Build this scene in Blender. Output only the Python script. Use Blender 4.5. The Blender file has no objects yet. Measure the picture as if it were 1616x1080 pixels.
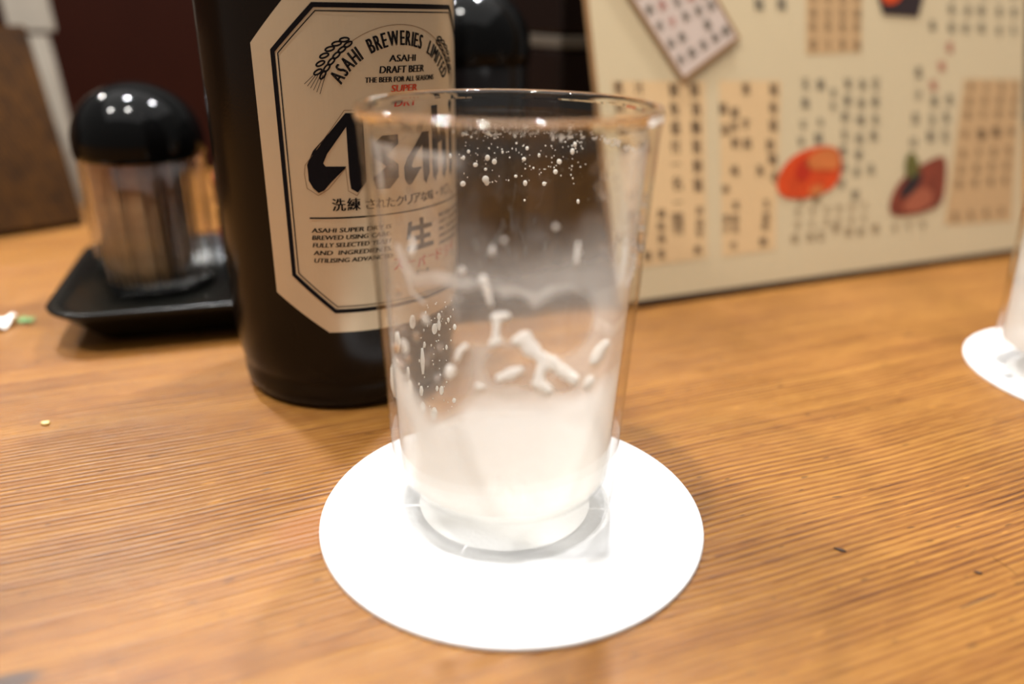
import bpy, bmesh, math, random
import numpy as np
from mathutils import Vector, Matrix

random.seed(7)
rng = np.random.default_rng(11)
SC = bpy.context.scene
COL = SC.collection
PI = math.pi

# ------------------------------------------------------------------ camera
FPX, PITCH, ROLL, CAMH = 1237.286, 0.398494, 0.015793, 0.110927
_ct, _st, _cr, _sr = math.cos(PITCH), math.sin(PITCH), math.cos(ROLL), math.sin(ROLL)
FWD = np.array([0, _ct, -_st])
_r0, _u0 = np.array([1.0, 0, 0]), np.array([0, _st, _ct])
RGT, UPV = _cr * _r0 + _sr * _u0, -_sr * _r0 + _cr * _u0
EYE = np.array([0, 0, CAMH])
cam_d = bpy.data.cameras.new('camera')
cam = bpy.data.objects.new('camera', cam_d)
COL.objects.link(cam)
cam.matrix_world = Matrix(((RGT[0], UPV[0], -FWD[0], EYE[0]), (RGT[1], UPV[1], -FWD[1], EYE[1]),
                           (RGT[2], UPV[2], -FWD[2], EYE[2]), (0, 0, 0, 1)))
cam_d.sensor_fit = 'HORIZONTAL'
cam_d.sensor_width = 36.0
cam_d.lens = 36.0 * FPX / 1616
cam_d.clip_start = 0.01
cam_d.clip_end = 20
cam_d.dof.use_dof = True
cam_d.dof.focus_distance = 0.197
cam_d.dof.aperture_fstop = 4.5
SC.camera = cam

# ------------------------------------------------------------------ world, lights, exposure
SC.view_settings.view_transform = 'Standard'
SC.view_settings.look = 'None'
SC.view_settings.exposure = 0.65
SC.view_settings.gamma = 1.0
SC.view_settings.use_curve_mapping = False
SC.cycles.max_bounces = 14
SC.cycles.transparent_max_bounces = 40
SC.cycles.transmission_bounces = 12
SC.cycles.caustics_reflective = False
SC.cycles.caustics_refractive = False
w = bpy.data.worlds.new('room_light')
SC.world = w
w.use_nodes = True
w.node_tree.nodes['Background'].inputs[0].default_value = (0.92, 0.88, 0.82, 1)
w.node_tree.nodes['Background'].inputs[1].default_value = 0.17


def lamp(x, y, z, p, col=(1.0, 0.92, 0.82), r=0.022):
    d = bpy.data.lights.new('ceiling_spot', 'POINT')
    d.energy = p
    d.color = col
    d.shadow_soft_size = r
    o = bpy.data.objects.new('ceiling_spot', d)
    o.location = (x, y, z)
    COL.objects.link(o)
    return o


lamp(-0.30, 0.46, 0.9, 21, (0.98, 0.985, 1.0))
lamp(0.12, 0.55, 0.9, 19, (0.98, 0.985, 1.0))
lamp(-0.90, 0.78, 0.9, 11, (1.0, 0.96, 0.90))
lamp(-0.54, 0.06, 0.9, 13, (1.0, 0.96, 0.90))
lamp(-0.16, 0.07, 0.9, 14, (1.0, 0.96, 0.90))
# broad soft fill added overhead, standing in for ceiling bounce
_ad = bpy.data.lights.new('bounce_fill', 'AREA')
_ad.shape = 'RECTANGLE'
_ad.size, _ad.size_y = 2.6, 2.4
_ad.energy = 19
_ad.color = (1.0, 0.98, 0.95)
_ao = bpy.data.objects.new('bounce_fill', _ad)
_ao.location = (0.0, 0.15, 1.7)
COL.objects.link(_ao)


# ------------------------------------------------------------------ helpers
def ray_dir(px, py):
    d = FWD + RGT * (px - 808) / FPX - UPV * (py - 540) / FPX
    return d / np.linalg.norm(d)


def at(px, py, z=0.0):
    d = ray_dir(px, py)
    return EYE + d * ((z - CAMH) / d[2])


def link(o, parent=None):
    COL.objects.link(o)
    if parent is not None:
        o.parent = parent
    return o


def thing(name, label, cat, loc=(0, 0, 0), rotz=0, group=None):
    o = bpy.data.objects.new(name, None)
    o.empty_display_size = 0.01
    o.location = loc
    o.rotation_euler = (0, 0, rotz)
    return tag(link(o), label, cat, group)


def tag(o, label, cat, group=None):
    o['label'] = label
    o['category'] = cat
    if group:
        o['group'] = group
    return o


def mesh_obj(name, V, Fc, mat, parent=None, smooth=False, loc=None):
    me = bpy.data.meshes.new(name)
    me.from_pydata([tuple(map(float, v)) for v in V], [], [tuple(int(i) for i in f) for f in Fc])
    return finish(name, me, mat, parent, smooth, loc)


def finish(name, me, mat, parent=None, smooth=False, loc=None):
    mats = mat if isinstance(mat, (list, tuple)) else [mat]
    for m in mats:
        me.materials.append(m)
    if smooth:
        me.polygons.foreach_set('use_smooth', np.ones(len(me.polygons), bool))
    me.update()
    o = bpy.data.objects.new(name, me)
    if loc is not None:
        o.location = loc
    return link(o, parent)


def bm_obj(name, bm, mat, parent=None, smooth=False, loc=None):
    me = bpy.data.meshes.new(name)
    bm.normal_update()
    bm.to_mesh(me)
    bm.free()
    return finish(name, me, mat, parent, smooth, loc)


def lathe(name, prof, mat, parent=None, n=96, center=(0, 0), smooth=True, zone=None, loc=None):
    """prof: list of (r, z); r == 0 closes on the axis. zone(i) gives the material slot of ring i."""
    V, Fc, rings, mi = [], [], [], []
    for r, z in prof:
        if r <= 1e-9:
            rings.append([len(V)])
            V.append((center[0], center[1], z))
        else:
            s = len(V)
            for k in range(n):
                a = 2 * PI * k / n
                V.append((center[0] + r * math.cos(a), center[1] + r * math.sin(a), z))
            rings.append(list(range(s, s + n)))
    for i in range(len(rings) - 1):
        A, B = rings[i], rings[i + 1]
        if len(A) == 1 and len(B) == 1:
            continue
        for k in range(n):
            k2 = (k + 1) % n
            if len(A) == 1:
                Fc.append((A[0], B[k2], B[k]))
            elif len(B) == 1:
                Fc.append((A[k], A[k2], B[0]))
            else:
                Fc.append((A[k], A[k2], B[k2], B[k]))
            mi.append(zone(i) if zone else 0)
    o = mesh_obj(name, V, Fc, mat, parent, smooth, loc)
    if zone:
        o.data.polygons.foreach_set('material_index', np.array(mi, np.int32))
    return o


def rbox(name, x0, x1, y0, y1, z0, z1, mat, parent=None, bev=0.002, seg=2, loc=None, mw=None):
    bm = bmesh.new()
    vs = [bm.verts.new((x, y, z)) for z in (z0, z1) for x, y in ((x0, y0), (x1, y0), (x1, y1), (x0, y1))]
    for f in ((3, 2, 1, 0), (4, 5, 6, 7), (0, 1, 5, 4), (1, 2, 6, 5), (2, 3, 7, 6), (3, 0, 4, 7)):
        bm.faces.new([vs[i] for i in f])
    if bev:
        bmesh.ops.bevel(bm, geom=bm.edges[:], offset=bev, segments=seg, affect='EDGES', profile=0.5)
    o = bm_obj(name, bm, mat, parent, False, loc)
    if mw is not None:
        o.matrix_world = mw
    return o


# ------------------------------------------------------------------ materials
def new_mat(name):
    m = bpy.data.materials.new(name)
    m.use_nodes = True
    nt = m.node_tree
    b = nt.nodes['Principled BSDF']
    return m, nt, b


def N(nt, t, **kw):
    n = nt.nodes.new(t)
    for k, val in kw.items():
        if k.startswith('i_'):
            n.inputs[k[2:].replace('_', ' ')].default_value = val
        else:
            setattr(n, k, val)
    return n


def srgb(r, g, b):
    f = lambda c: (c / 255 / 12.92) if c / 255 <= 0.04045 else ((c / 255 + 0.055) / 1.055) ** 2.4
    return (f(r), f(g), f(b), 1)


def plain(name, col, rough=0.5, metal=0.0, spec=0.5, var=0.06, scale=60, bump=0.0, bscale=400, coat=0.0):
    m, nt, b = new_mat(name)
    tc = N(nt, 'ShaderNodeTexCoord')
    nz = N(nt, 'ShaderNodeTexNoise')
    nz.inputs['Scale'].default_value = scale
    nz.inputs['Detail'].default_value = 4
    nt.links.new(tc.outputs['Object'], nz.inputs['Vector'])
    mx = N(nt, 'ShaderNodeMix', data_type='RGBA')
    mx.inputs[6].default_value = tuple(c * (1 - var) for c in col[:3]) + (1,)
    mx.inputs[7].default_value = tuple(min(1, c * (1 + var)) for c in col[:3]) + (1,)
    nt.links.new(nz.outputs[0], mx.inputs[0])
    nt.links.new(mx.outputs[2], b.inputs['Base Color'])
    b.inputs['Roughness'].default_value = rough
    b.inputs['Metallic'].default_value = metal
    b.inputs['Specular IOR Level'].default_value = spec
    b.inputs['Coat Weight'].default_value = coat
    if bump:
        n2 = N(nt, 'ShaderNodeTexNoise')
        n2.inputs['Scale'].default_value = bscale
        nt.links.new(tc.outputs['Object'], n2.inputs['Vector'])
        bp = N(nt, 'ShaderNodeBump')
        bp.inputs['Strength'].default_value = bump
        bp.inputs['Distance'].default_value = 0.001
        nt.links.new(n2.outputs[0], bp.inputs['Height'])
        nt.links.new(bp.outputs[0], b.inputs['Normal'])
    return m


def wood_mat(name, dark, mid, light, rough=0.4, fine=1100, med=330, along=7, bump=0.5, spec=0.45, vary=0.0, knots=()):
    m, nt, b = new_mat(name)
    L = nt.links.new
    tc = N(nt, 'ShaderNodeTexCoord')
    # slow bend of the grain
    nb = N(nt, 'ShaderNodeTexNoise')
    nb.inputs['Scale'].default_value = 5.0
    nb.inputs['Detail'].default_value = 2
    L(tc.outputs['Object'], nb.inputs['Vector'])
    sub = N(nt, 'ShaderNodeVectorMath', operation='SUBTRACT')
    sub.inputs[1].default_value = (0.5, 0.5, 0.5)
    L(nb.outputs['Color'], sub.inputs[0])
    scl = N(nt, 'ShaderNodeVectorMath', operation='MULTIPLY')
    scl.inputs[1].default_value = (0, 0.016, 0.0)
    L(sub.outputs[0], scl.inputs[0])
    add = N(nt, 'ShaderNodeVectorMath', operation='ADD')
    L(tc.outputs['Object'], add.inputs[0])
    L(scl.outputs[0], add.inputs[1])

    def streak(sx, sy, detail):
        mp = N(nt, 'ShaderNodeMapping')
        mp.inputs['Scale'].default_value = (sx, sy, sy * 0.4)
        L(add.outputs[0], mp.inputs['Vector'])
        nz = N(nt, 'ShaderNodeTexNoise')
        nz.inputs['Scale'].default_value = 1.0
        nz.inputs['Detail'].default_value = detail
        nz.inputs['Roughness'].default_value = 0.6
        L(mp.outputs[0], nz.inputs['Vector'])
        return nz
    s1 = streak(along, med, 2)
    s2 = streak(along * 14, fine, 4)
    s3 = streak(along * 1.2, med * 0.16, 2)
    # annual rings: fairly regular narrow dark lines
    wv = N(nt, 'ShaderNodeTexWave', wave_type='BANDS', bands_direction='Y', wave_profile='SIN')
    wv.inputs['Scale'].default_value = 170
    wv.inputs['Distortion'].default_value = 1.2
    wv.inputs['Detail'].default_value = 2
    wv.inputs['Detail Scale'].default_value = 0.35
    mpw = N(nt, 'ShaderNodeMapping')
    mpw.inputs['Scale'].default_value = (0.06, 1, 1)
    L(add.outputs[0], mpw.inputs['Vector'])
    L(mpw.outputs[0], wv.inputs['Vector'])
    def mth(op, a, bb):
        n = N(nt, 'ShaderNodeMath', operation=op)
        for i, q in enumerate((a, bb)):
            if isinstance(q, (int, float)):
                n.inputs[i].default_value = q
            else:
                L(q, n.inputs[i])
        return n.outputs[0]
    g = mth('ADD', mth('MULTIPLY', s1.outputs[0], 0.32), mth('MULTIPLY', s2.outputs[0], 0.40))
    g = mth('ADD', g, mth('MULTIPLY', wv.outputs['Fac'], 0.15))
    g = mth('ADD', g, mth('MULTIPLY', s3.outputs[0], 0.24))
    cr = N(nt, 'ShaderNodeValToRGB')
    e = cr.color_ramp.elements
    e[0].position, e[0].color = 0.36, dark
    e[1].position, e[1].color = 0.68, light
    k = e.new(0.50)
    k.color = mid
    L(g, cr.inputs[0])
    # broad blotches of wear
    nl = N(nt, 'ShaderNodeTexNoise')
    nl.inputs['Scale'].default_value = 14
    nl.inputs['Detail'].default_value = 5
    nl.inputs['Roughness'].default_value = 0.6
    L(tc.outputs['Object'], nl.inputs['Vector'])
    mr = N(nt, 'ShaderNodeMapRange')
    mr.inputs[1].default_value, mr.inputs[2].default_value = 0.3, 0.7
    mr.inputs[3].default_value, mr.inputs[4].default_value = 0.84, 1.12
    L(nl.outputs[0], mr.inputs[0])
    mu = N(nt, 'ShaderNodeMix', data_type='RGBA', blend_type='MULTIPLY')
    mu.inputs[0].default_value = 1.0
    L(cr.outputs[0], mu.inputs[6])
    L(mr.outputs[0], mu.inputs[7])
    out = mu.outputs[2]
    # scattered dark pores and pale wear flecks
    for sx_, sy_, lo_, hi_, amt_, colf in ((160, 520, 0.70, 0.76, 0.55, tuple(c * 0.35 for c in dark[:3]) + (1,)), (110, 430, 0.71, 0.78, 0.45, tuple(min(1, c * 1.5) for c in light[:3]) + (1,))):
        s4 = streak(sx_, sy_, 1)
        m4 = N(nt, 'ShaderNodeMapRange', interpolation_type='SMOOTHSTEP')
        m4.inputs[1].default_value, m4.inputs[2].default_value = lo_, hi_
        m4.inputs[3].default_value, m4.inputs[4].default_value = 0.0, amt_
        L(s4.outputs[0], m4.inputs[0])
        mf = N(nt, 'ShaderNodeMix', data_type='RGBA')
        L(m4.outputs[0], mf.inputs[0])
        L(out, mf.inputs[6])
        mf.inputs[7].default_value = colf
        out = mf.outputs[2]
    for (kx, ky, rx, ry, colk) in knots:
        vm = N(nt, 'ShaderNodeVectorMath', operation='SUBTRACT')
        vm.inputs[1].default_value = (kx, ky, 0)
        L(add.outputs[0], vm.inputs[0])
        v2 = N(nt, 'ShaderNodeVectorMath', operation='MULTIPLY')
        v2.inputs[1].default_value = (1 / rx, 1 / ry, 0)
        L(vm.outputs[0], v2.inputs[0])
        ln = N(nt, 'ShaderNodeVectorMath', operation='LENGTH')
        L(v2.outputs[0], ln.inputs[0])
        m2 = N(nt, 'ShaderNodeMapRange', interpolation_type='SMOOTHSTEP')
        m2.inputs[1].default_value, m2.inputs[2].default_value = 0.4, 1.0
        m2.inputs[3].default_value, m2.inputs[4].default_value = 0.9, 0.0
        L(ln.outputs['Value'], m2.inputs[0])
        mk = N(nt, 'ShaderNodeMix', data_type='RGBA')
        L(m2.outputs[0], mk.inputs[0])
        L(out, mk.inputs[6])
        mk.inputs[7].default_value = colk
        out = mk.outputs[2]
    if vary:
        oi = N(nt, 'ShaderNodeObjectInfo')
        mv = N(nt, 'ShaderNodeMapRange')
        mv.inputs[3].default_value, mv.inputs[4].default_value = 1 - vary, 1.0
        L(oi.outputs['Random'], mv.inputs[0])
        mq = N(nt, 'ShaderNodeMix', data_type='RGBA', blend_type='MULTIPLY')
        mq.inputs[0].default_value = 1.0
        L(out, mq.inputs[6])
        L(mv.outputs[0], mq.inputs[7])
        out = mq.outputs[2]
    L(out, b.inputs['Base Color'])
    rr = N(nt, 'ShaderNodeMapRange')
    rr.inputs[1].default_value, rr.inputs[2].default_value = 0.3, 0.7
    rr.inputs[3].default_value, rr.inputs[4].default_value = rough - 0.07, rough + 0.10
    L(nl.outputs[0], rr.inputs[0])
    L(rr.outputs[0], b.inputs['Roughness'])
    bp = N(nt, 'ShaderNodeBump')
    bp.inputs['Strength'].default_value = bump
    bp.inputs['Distance'].default_value = 0.0009
    b.inputs['Specular IOR Level'].default_value = spec
    L(g, bp.inputs['Height'])
    L(bp.outputs[0], b.inputs['Normal'])
    return m


def schlick(nt, f0=0.04):
    L = nt.links.new
    g = N(nt, 'ShaderNodeNewGeometry')
    d = N(nt, 'ShaderNodeVectorMath', operation='DOT_PRODUCT')
    L(g.outputs['Normal'], d.inputs[0])
    L(g.outputs['Incoming'], d.inputs[1])
    a = N(nt, 'ShaderNodeMath', operation='ABSOLUTE')
    L(d.outputs['Value'], a.inputs[0])
    s = N(nt, 'ShaderNodeMath', operation='SUBTRACT')
    s.inputs[0].default_value = 1
    L(a.outputs[0], s.inputs[1])
    p = N(nt, 'ShaderNodeMath', operation='POWER')
    p.inputs[1].default_value = 5
    L(s.outputs[0], p.inputs[0])
    ml = N(nt, 'ShaderNodeMath', operation='MULTIPLY_ADD')
    ml.inputs[1].default_value = 1 - f0
    ml.inputs[2].default_value = f0
    L(p.outputs[0], ml.inputs[0])
    return ml.outputs[0]


def thin_glass(name, tint=(0.985, 0.985, 0.97), rough=0.02, f0=0.04):
    m = bpy.data.materials.new(name)
    m.use_nodes = True
    nt = m.node_tree
    nt.nodes.remove(nt.nodes['Principled BSDF'])
    out = nt.nodes['Material Output']
    tr = N(nt, 'ShaderNodeBsdfTransparent')
    tr.inputs[0].default_value = tint + (1,)
    gl = N(nt, 'ShaderNodeBsdfGlossy')
    gl.inputs['Roughness'].default_value = rough
    mx = N(nt, 'ShaderNodeMixShader')
    nt.links.new(schlick(nt, f0), mx.inputs[0])
    nt.links.new(tr.outputs[0], mx.inputs[1])
    nt.links.new(gl.outputs[0], mx.inputs[2])
    nt.links.new(mx.outputs[0], out.inputs[0])
    return m


def solid_glass(name, tint=(0.98, 0.98, 0.96), rough=0.0, ior=1.5):
    m = bpy.data.materials.new(name)
    m.use_nodes = True
    nt = m.node_tree
    nt.nodes.remove(nt.nodes['Principled BSDF'])
    g = N(nt, 'ShaderNodeBsdfGlass')
    g.inputs['Color'].default_value = tint + (1,)
    g.inputs['Roughness'].default_value = rough
    g.inputs['IOR'].default_value = ior
    nt.links.new(g.outputs[0], nt.nodes['Material Output'].inputs[0])
    return m


def film_mat(name):
    """thin wet beer foam: opacity follows how thick the residue is (vertex attribute)."""
    m = bpy.data.materials.new(name)
    m.use_nodes = True
    nt = m.node_tree
    L = nt.links.new
    nt.nodes.remove(nt.nodes['Principled BSDF'])
    at_ = N(nt, 'ShaderNodeAttribute', attribute_name='residue')
    tr = N(nt, 'ShaderNodeBsdfTransparent')
    df = N(nt, 'ShaderNodeBsdfDiffuse')
    df.inputs[0].default_value = (0.96, 0.94, 0.89, 1)
    tl = N(nt, 'ShaderNodeBsdfTranslucent')
    tl.inputs[0].default_value = (0.97, 0.95, 0.91, 1)
    m1 = N(nt, 'ShaderNodeMixShader')
    m1.inputs[0].default_value = 0.62
    L(df.outputs[0], m1.inputs[1])
    L(tl.outputs[0], m1.inputs[2])
    m2 = N(nt, 'ShaderNodeMixShader')
    L(at_.outputs['Fac'], m2.inputs[0])
    L(tr.outputs[0], m2.inputs[1])
    L(m1.outputs[0], m2.inputs[2])
    L(m2.outputs[0], nt.nodes['Material Output'].inputs[0])
    return m


def foam_mat(name, col=(0.94, 0.93, 0.89), clear=0.0):
    m = bpy.data.materials.new(name)
    m.use_nodes = True
    nt = m.node_tree
    nt.nodes.remove(nt.nodes['Principled BSDF'])
    df = N(nt, 'ShaderNodeBsdfDiffuse')
    df.inputs[0].default_value = col + (1,)
    tl = N(nt, 'ShaderNodeBsdfTranslucent')
    tl.inputs[0].default_value = col + (1,)
    mx = N(nt, 'ShaderNodeMixShader')
    tc = N(nt, 'ShaderNodeTexCoord')
    nz = N(nt, 'ShaderNodeTexNoise')
    nz.inputs['Scale'].default_value = 900
    mr = N(nt, 'ShaderNodeMapRange')
    mr.inputs[3].default_value, mr.inputs[4].default_value = 0.45, 0.7
    nt.links.new(tc.outputs['Object'], nz.inputs['Vector'])
    nt.links.new(nz.outputs[0], mr.inputs[0])
    nt.links.new(mr.outputs[0], mx.inputs[0])
    nt.links.new(df.outputs[0], mx.inputs[1])
    nt.links.new(tl.outputs[0], mx.inputs[2])
    tr = N(nt, 'ShaderNodeBsdfTransparent')
    m2 = N(nt, 'ShaderNodeMixShader')
    m2.inputs[0].default_value = clear
    nt.links.new(mx.outputs[0], m2.inputs[1])
    nt.links.new(tr.outputs[0], m2.inputs[2])
    nt.links.new(m2.outputs[0], nt.nodes['Material Output'].inputs[0])
    return m


U_ANG = math.radians(23.15)
UU = np.array([math.cos(U_ANG), math.sin(U_ANG), 0])
NN = np.array([-math.sin(U_ANG), math.cos(U_ANG), 0])


def to_counter(p):
    return (float(p[0] * UU[0] + p[1] * UU[1]), float(p[0] * NN[0] + p[1] * NN[1]))


_k1 = to_counter(at(8, 1074))
_k2 = to_counter(at(500, 835))
_k3 = to_counter(at(1390, 640))
M_wood = wood_mat('counter_wood', srgb(76, 38, 8), srgb(118, 72, 23), srgb(148, 102, 42), rough=0.40, med=430, fine=1500, bump=0.8,
                  knots=((_k1[0], _k1[1], 0.008, 0.003, srgb(58, 48, 44)),
                         (_k2[0], _k2[1], 0.014, 0.009, srgb(128, 80, 36))))
M_brown = wood_mat('brown_wood', srgb(22, 11, 2), srgb(46, 26, 5), srgb(76, 46, 10), rough=0.55, spec=0.12, med=200, fine=700)
M_wall = plain('maroon_panel', srgb(38, 13, 6), 0.6, spec=0.08, var=0.15, scale=30, bump=0.1)
M_coaster = plain('white_pulp_board', (0.74, 0.74, 0.75), 0.9, spec=0.2, var=0.01, scale=300, bump=0.15, bscale=900)
M_glass = thin_glass('drinking_glass', (0.993, 0.992, 0.985))
M_rim = solid_glass('glass_lip')
M_film = film_mat('foam_film')
M_foam = foam_mat('beer_foam')
M_dregs = foam_mat('beer_dregs', (0.97, 0.95, 0.88), 0.5)
M_drop = solid_glass('water_drop', (1, 1, 1), 0.0, 1.33)
M_bottle = plain('dark_bottle_glass', (0.008, 0.005, 0.003, 1), 0.20, spec=0.16, var=0.2, scale=20, bump=0.03, bscale=1500)
M_silver = plain('silver_label', srgb(192, 174, 146), 0.33, metal=0.42, var=0.03, scale=200, bump=0.02)
M_ink = plain('black_ink', (0.005, 0.004, 0.005, 1), 0.6, spec=0.08)
M_inkred = plain('red_ink', srgb(180, 56, 30), 0.6, spec=0.1)
M_inkgrey = plain('grey_ink', srgb(96, 80, 62), 0.6)
M_gold = plain('brown_ink', srgb(120, 92, 62), 0.5)
M_cap = plain('bottle_cap', srgb(170, 160, 140), 0.3, metal=0.9)
M_black = plain('glossy_black_plastic', (0.003, 0.003, 0.003, 1), 0.09, spec=0.13, var=0.1)
M_tray = plain('black_tray_lacquer', (0.006, 0.006, 0.005, 1), 0.24, spec=0.25, var=0.2, bump=0.02)
M_clear = thin_glass('clear_plastic', (0.985, 0.975, 0.96), 0.03, 0.03)
M_soy = plain('soy_sauce', (0.004, 0.003, 0.003, 1), 0.12, spec=0.3)
M_pick = wood_mat('toothpick_wood', srgb(178, 124, 78), srgb(214, 164, 112), srgb(236, 194, 144), 0.6, med=900, fine=2500, along=30, bump=0.1, vary=0.45)
M_card = plain('menu_card', srgb(194, 176, 142), 0.42, var=0.03, scale=12)
M_cardedge = plain('menu_edge', srgb(136, 100, 62), 0.6)
M_peach = plain('peach_print', srgb(204, 172, 128), 0.45, var=0.05, scale=25)
M_peachdark = plain('tan_print', srgb(184, 150, 108), 0.45, var=0.05, scale=25)
M_menuink = plain('menu_ink', srgb(94, 72, 48), 0.6)
M_menuink2 = plain('menu_ink_faded', srgb(138, 112, 80), 0.6)
M_menugrey = plain('menu_ink_grey', srgb(104, 95, 80), 0.6)
M_menured = plain('menu_ink_red', srgb(176, 98, 80), 0.6)
M_pink = plain('note_paper', srgb(190, 172, 160), 0.6, var=0.02)
M_orange = plain('orange_roe_print', srgb(196, 66, 16), 0.4, var=0.35, scale=90)
M_meat = plain('red_meat_print', srgb(118, 52, 32), 0.4, var=0.5, scale=120)
M_leaf = plain('green_leaf_print', srgb(92, 86, 38), 0.4, var=0.3, scale=120)
M_darkprint = plain('dark_dish_print', srgb(42, 28, 28), 0.4, var=0.3, scale=120)
M_palefood = plain('pale_orange_print', srgb(188, 104, 50), 0.4, var=0.3, scale=120)
M_redfood = plain('deep_red_print', srgb(176, 40, 10), 0.4, var=0.2, scale=120)
M_palemeat = plain('pale_meat_print', srgb(152, 82, 56), 0.4, var=0.2, scale=120)
M_contactshadow = plain('contact_shadow_brown', srgb(58, 32, 14), 0.6)  # shadow tone for the line under the menu board
M_lacq = plain('dark_lacquer', srgb(20, 12, 9), 0.4, spec=0.15, var=0.2)
M_greyband = plain('grey_band', srgb(74, 66, 56), 0.5)
M_strip = plain('grey_white_plastic', srgb(140, 132, 120), 0.35, var=0.15, scale=40)
M_paper = plain('scrap_paper', srgb(236, 232, 226), 0.7)
M_green = plain('green_print', srgb(108, 148, 92), 0.6)
M_crumb = plain('pale_crumb', srgb(236, 214, 150), 0.8)
M_chip = plain('dark_chip', srgb(62, 46, 36), 0.8)
M_redcap = plain('red_plastic', srgb(120, 34, 24), 0.3)

# ------------------------------------------------------------------ large structure
counter = rbox('bar_counter', -0.95, 1.05, -0.55, 0.625, -0.045, 0.0, M_wood, bev=0.003)
counter.rotation_euler = (0, 0, U_ANG)
tag(counter, 'worn varnished orange-brown wooden bar counter carrying every item', 'counter')
wall = rbox('wall_back', -0.95, 1.05, 0.6262, 0.650, -0.045, 0.24, M_wall, bev=0.002)
wall.rotation_euler = (0, 0, U_ANG)
wall['kind'] = 'structure'


# ------------------------------------------------------------------ flat shapes and lettering
_glyph = {}


def glyph(s):
    """2-D mesh (verts, faces) of a string, size 1, from the built-in font."""
    if s not in _glyph:
        c = bpy.data.curves.new('tmp', 'FONT')
        c.body = s
        c.size = 1
        c.resolution_u = 3
        o = bpy.data.objects.new('tmp', c)
        COL.objects.link(o)
        bpy.context.view_layer.update()
        me = o.evaluated_get(bpy.context.evaluated_depsgraph_get()).to_mesh()
        V = np.array([v.co[:2] for v in me.vertices]).reshape(-1, 2)
        Fc = [tuple(p.vertices) for p in me.polygons]
        bpy.data.objects.remove(o)
        bpy.data.curves.remove(c)
        _glyph[s] = (V, Fc)
    V, Fc = _glyph[s]
    return V.copy(), Fc


class Flat:
    """collects flat 2-D pieces (millimetres) and bends them onto a surface."""

    def __init__(self):
        self.V, self.F = [], []

    def add(self, V, Fc):
        s = len(self.V)
        self.V += [tuple(v) for v in V]
        self.F += [tuple(i + s for i in f) for f in Fc]

    def text(self, s, x, y, h, width=None, shear=0.0, align='c', bold=0.0, cap=0.72, rot=0.0):
        """h: cap height; x, y: the anchor on the baseline (align l / c / r)."""
        V, Fc = glyph(s)
        if len(V) == 0:
            return
        V = V * (h / cap)
        w0, w1 = V[:, 0].min(), V[:, 0].max()
        V[:, 0] -= w0
        wd = w1 - w0
        if width:
            V[:, 0] *= width / max(wd, 1e-6)
            wd = width
        V[:, 0] += V[:, 1] * shear
        V[:, 0] -= {'l': 0, 'c': wd / 2, 'r': wd}[align]
        c, s_ = math.cos(rot), math.sin(rot)
        for dx in ((0,) if not bold else (-bold, bold)):
            W = V + np.array([dx, 0])
            W = np.stack([W[:, 0] * c - W[:, 1] * s_, W[:, 0] * s_ + W[:, 1] * c], 1)
            self.add(W + np.array([x, y]), Fc)

    def glyph_box(self, s, cx, cy, wd, ht, rot=0.0, bold=0.0):
        """one character stretched to a box centred on (cx, cy)."""
        V, Fc = glyph(s)
        V = V - (V.max(0) + V.min(0)) / 2
        ext = np.maximum(V.max(0) - V.min(0), 0.18)
        V = V / ext * np.array([wd, ht])
        c, s_ = math.cos(rot), math.sin(rot)
        for dx in ((0,) if not bold else (-bold, bold)):
            W = V + np.array([dx, 0])
            W = np.stack([W[:, 0] * c - W[:, 1] * s_, W[:, 0] * s_ + W[:, 1] * c], 1)
            self.add(W + np.array([cx, cy]), Fc)

    def poly(self, P):
        self.add(P, [tuple(range(len(P)))])

    def ribbon(self, P, wd, closed=False):
        P = np.array(P, float)
        n = len(P)
        T = np.zeros_like(P)
        for i in range(n):
            a = P[i - 1] if (i > 0 or closed) else P[i]
            b = P[(i + 1) % n] if (i < n - 1 or closed) else P[i]
            d1 = P[i] - a
            d2 = b - P[i]
            l1, l2 = np.linalg.norm(d1), np.linalg.norm(d2)
            d1 = d1 / l1 if l1 > 0 else d2 / l2
            d2 = d2 / l2 if l2 > 0 else d1
            nrm = np.array([-(d1 + d2)[1], (d1 + d2)[0]])
            nrm /= np.linalg.norm(nrm)
            k = max(0.4, nrm @ np.array([-d1[1], d1[0]]))
            T[i] = nrm / k
        A, B = P + T * wd / 2, P - T * wd / 2
        V = np.concatenate([A, B])
        m = n if closed else n - 1
        self.add(V, [(i, n + i, n + (i + 1) % n, (i + 1) % n) for i in range(m)])

    def build(self, name, fn, mat, parent, step=None):
        bm = bmesh.new()
        vs = [bm.verts.new((x, y, 0)) for x, y in self.V]
        for f in self.F:
            try:
                bm.faces.new([vs[i] for i in f])
            except ValueError:
                pass
        if step:
            xs = [q[0] for q in self.V]
            x = math.floor(min(xs) / step) * step + step
            while x < max(xs):
                bmesh.ops.bisect_plane(bm, geom=bm.verts[:] + bm.edges[:] + bm.faces[:],
                                       plane_co=(x, 0, 0), plane_no=(1, 0, 0), dist=1e-5)
                x += step
        bmesh.ops.triangulate(bm, faces=[f for f in bm.faces if len(f.verts) > 4])
        for vtx in bm.verts:
            vtx.co = Vector(fn(vtx.co.x, vtx.co.y))
        return bm_obj(name, bm, mat, parent)


# ------------------------------------------------------------------ coasters
def coaster(x, y, label):
    R = 0.045
    prof = [(0, 0.00005), (R - 0.0002, 0.00005), (R, 0.0003), (R, 0.00095), (R - 0.0002, 0.0012), (R * .6, 0.0012), (0, 0.0012)]
    o = lathe('coaster', prof, M_coaster, n=160, loc=(x, y, 0), smooth=False)
    return tag(o, label, 'coaster', 'round paper coasters')


CX, CY = 0.0006, 0.1580
coaster(CX, CY, 'round white paper coaster under the near foamy glass')
coaster(0.203, 0.240, 'round white paper coaster at the right edge under the far glass')

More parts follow.
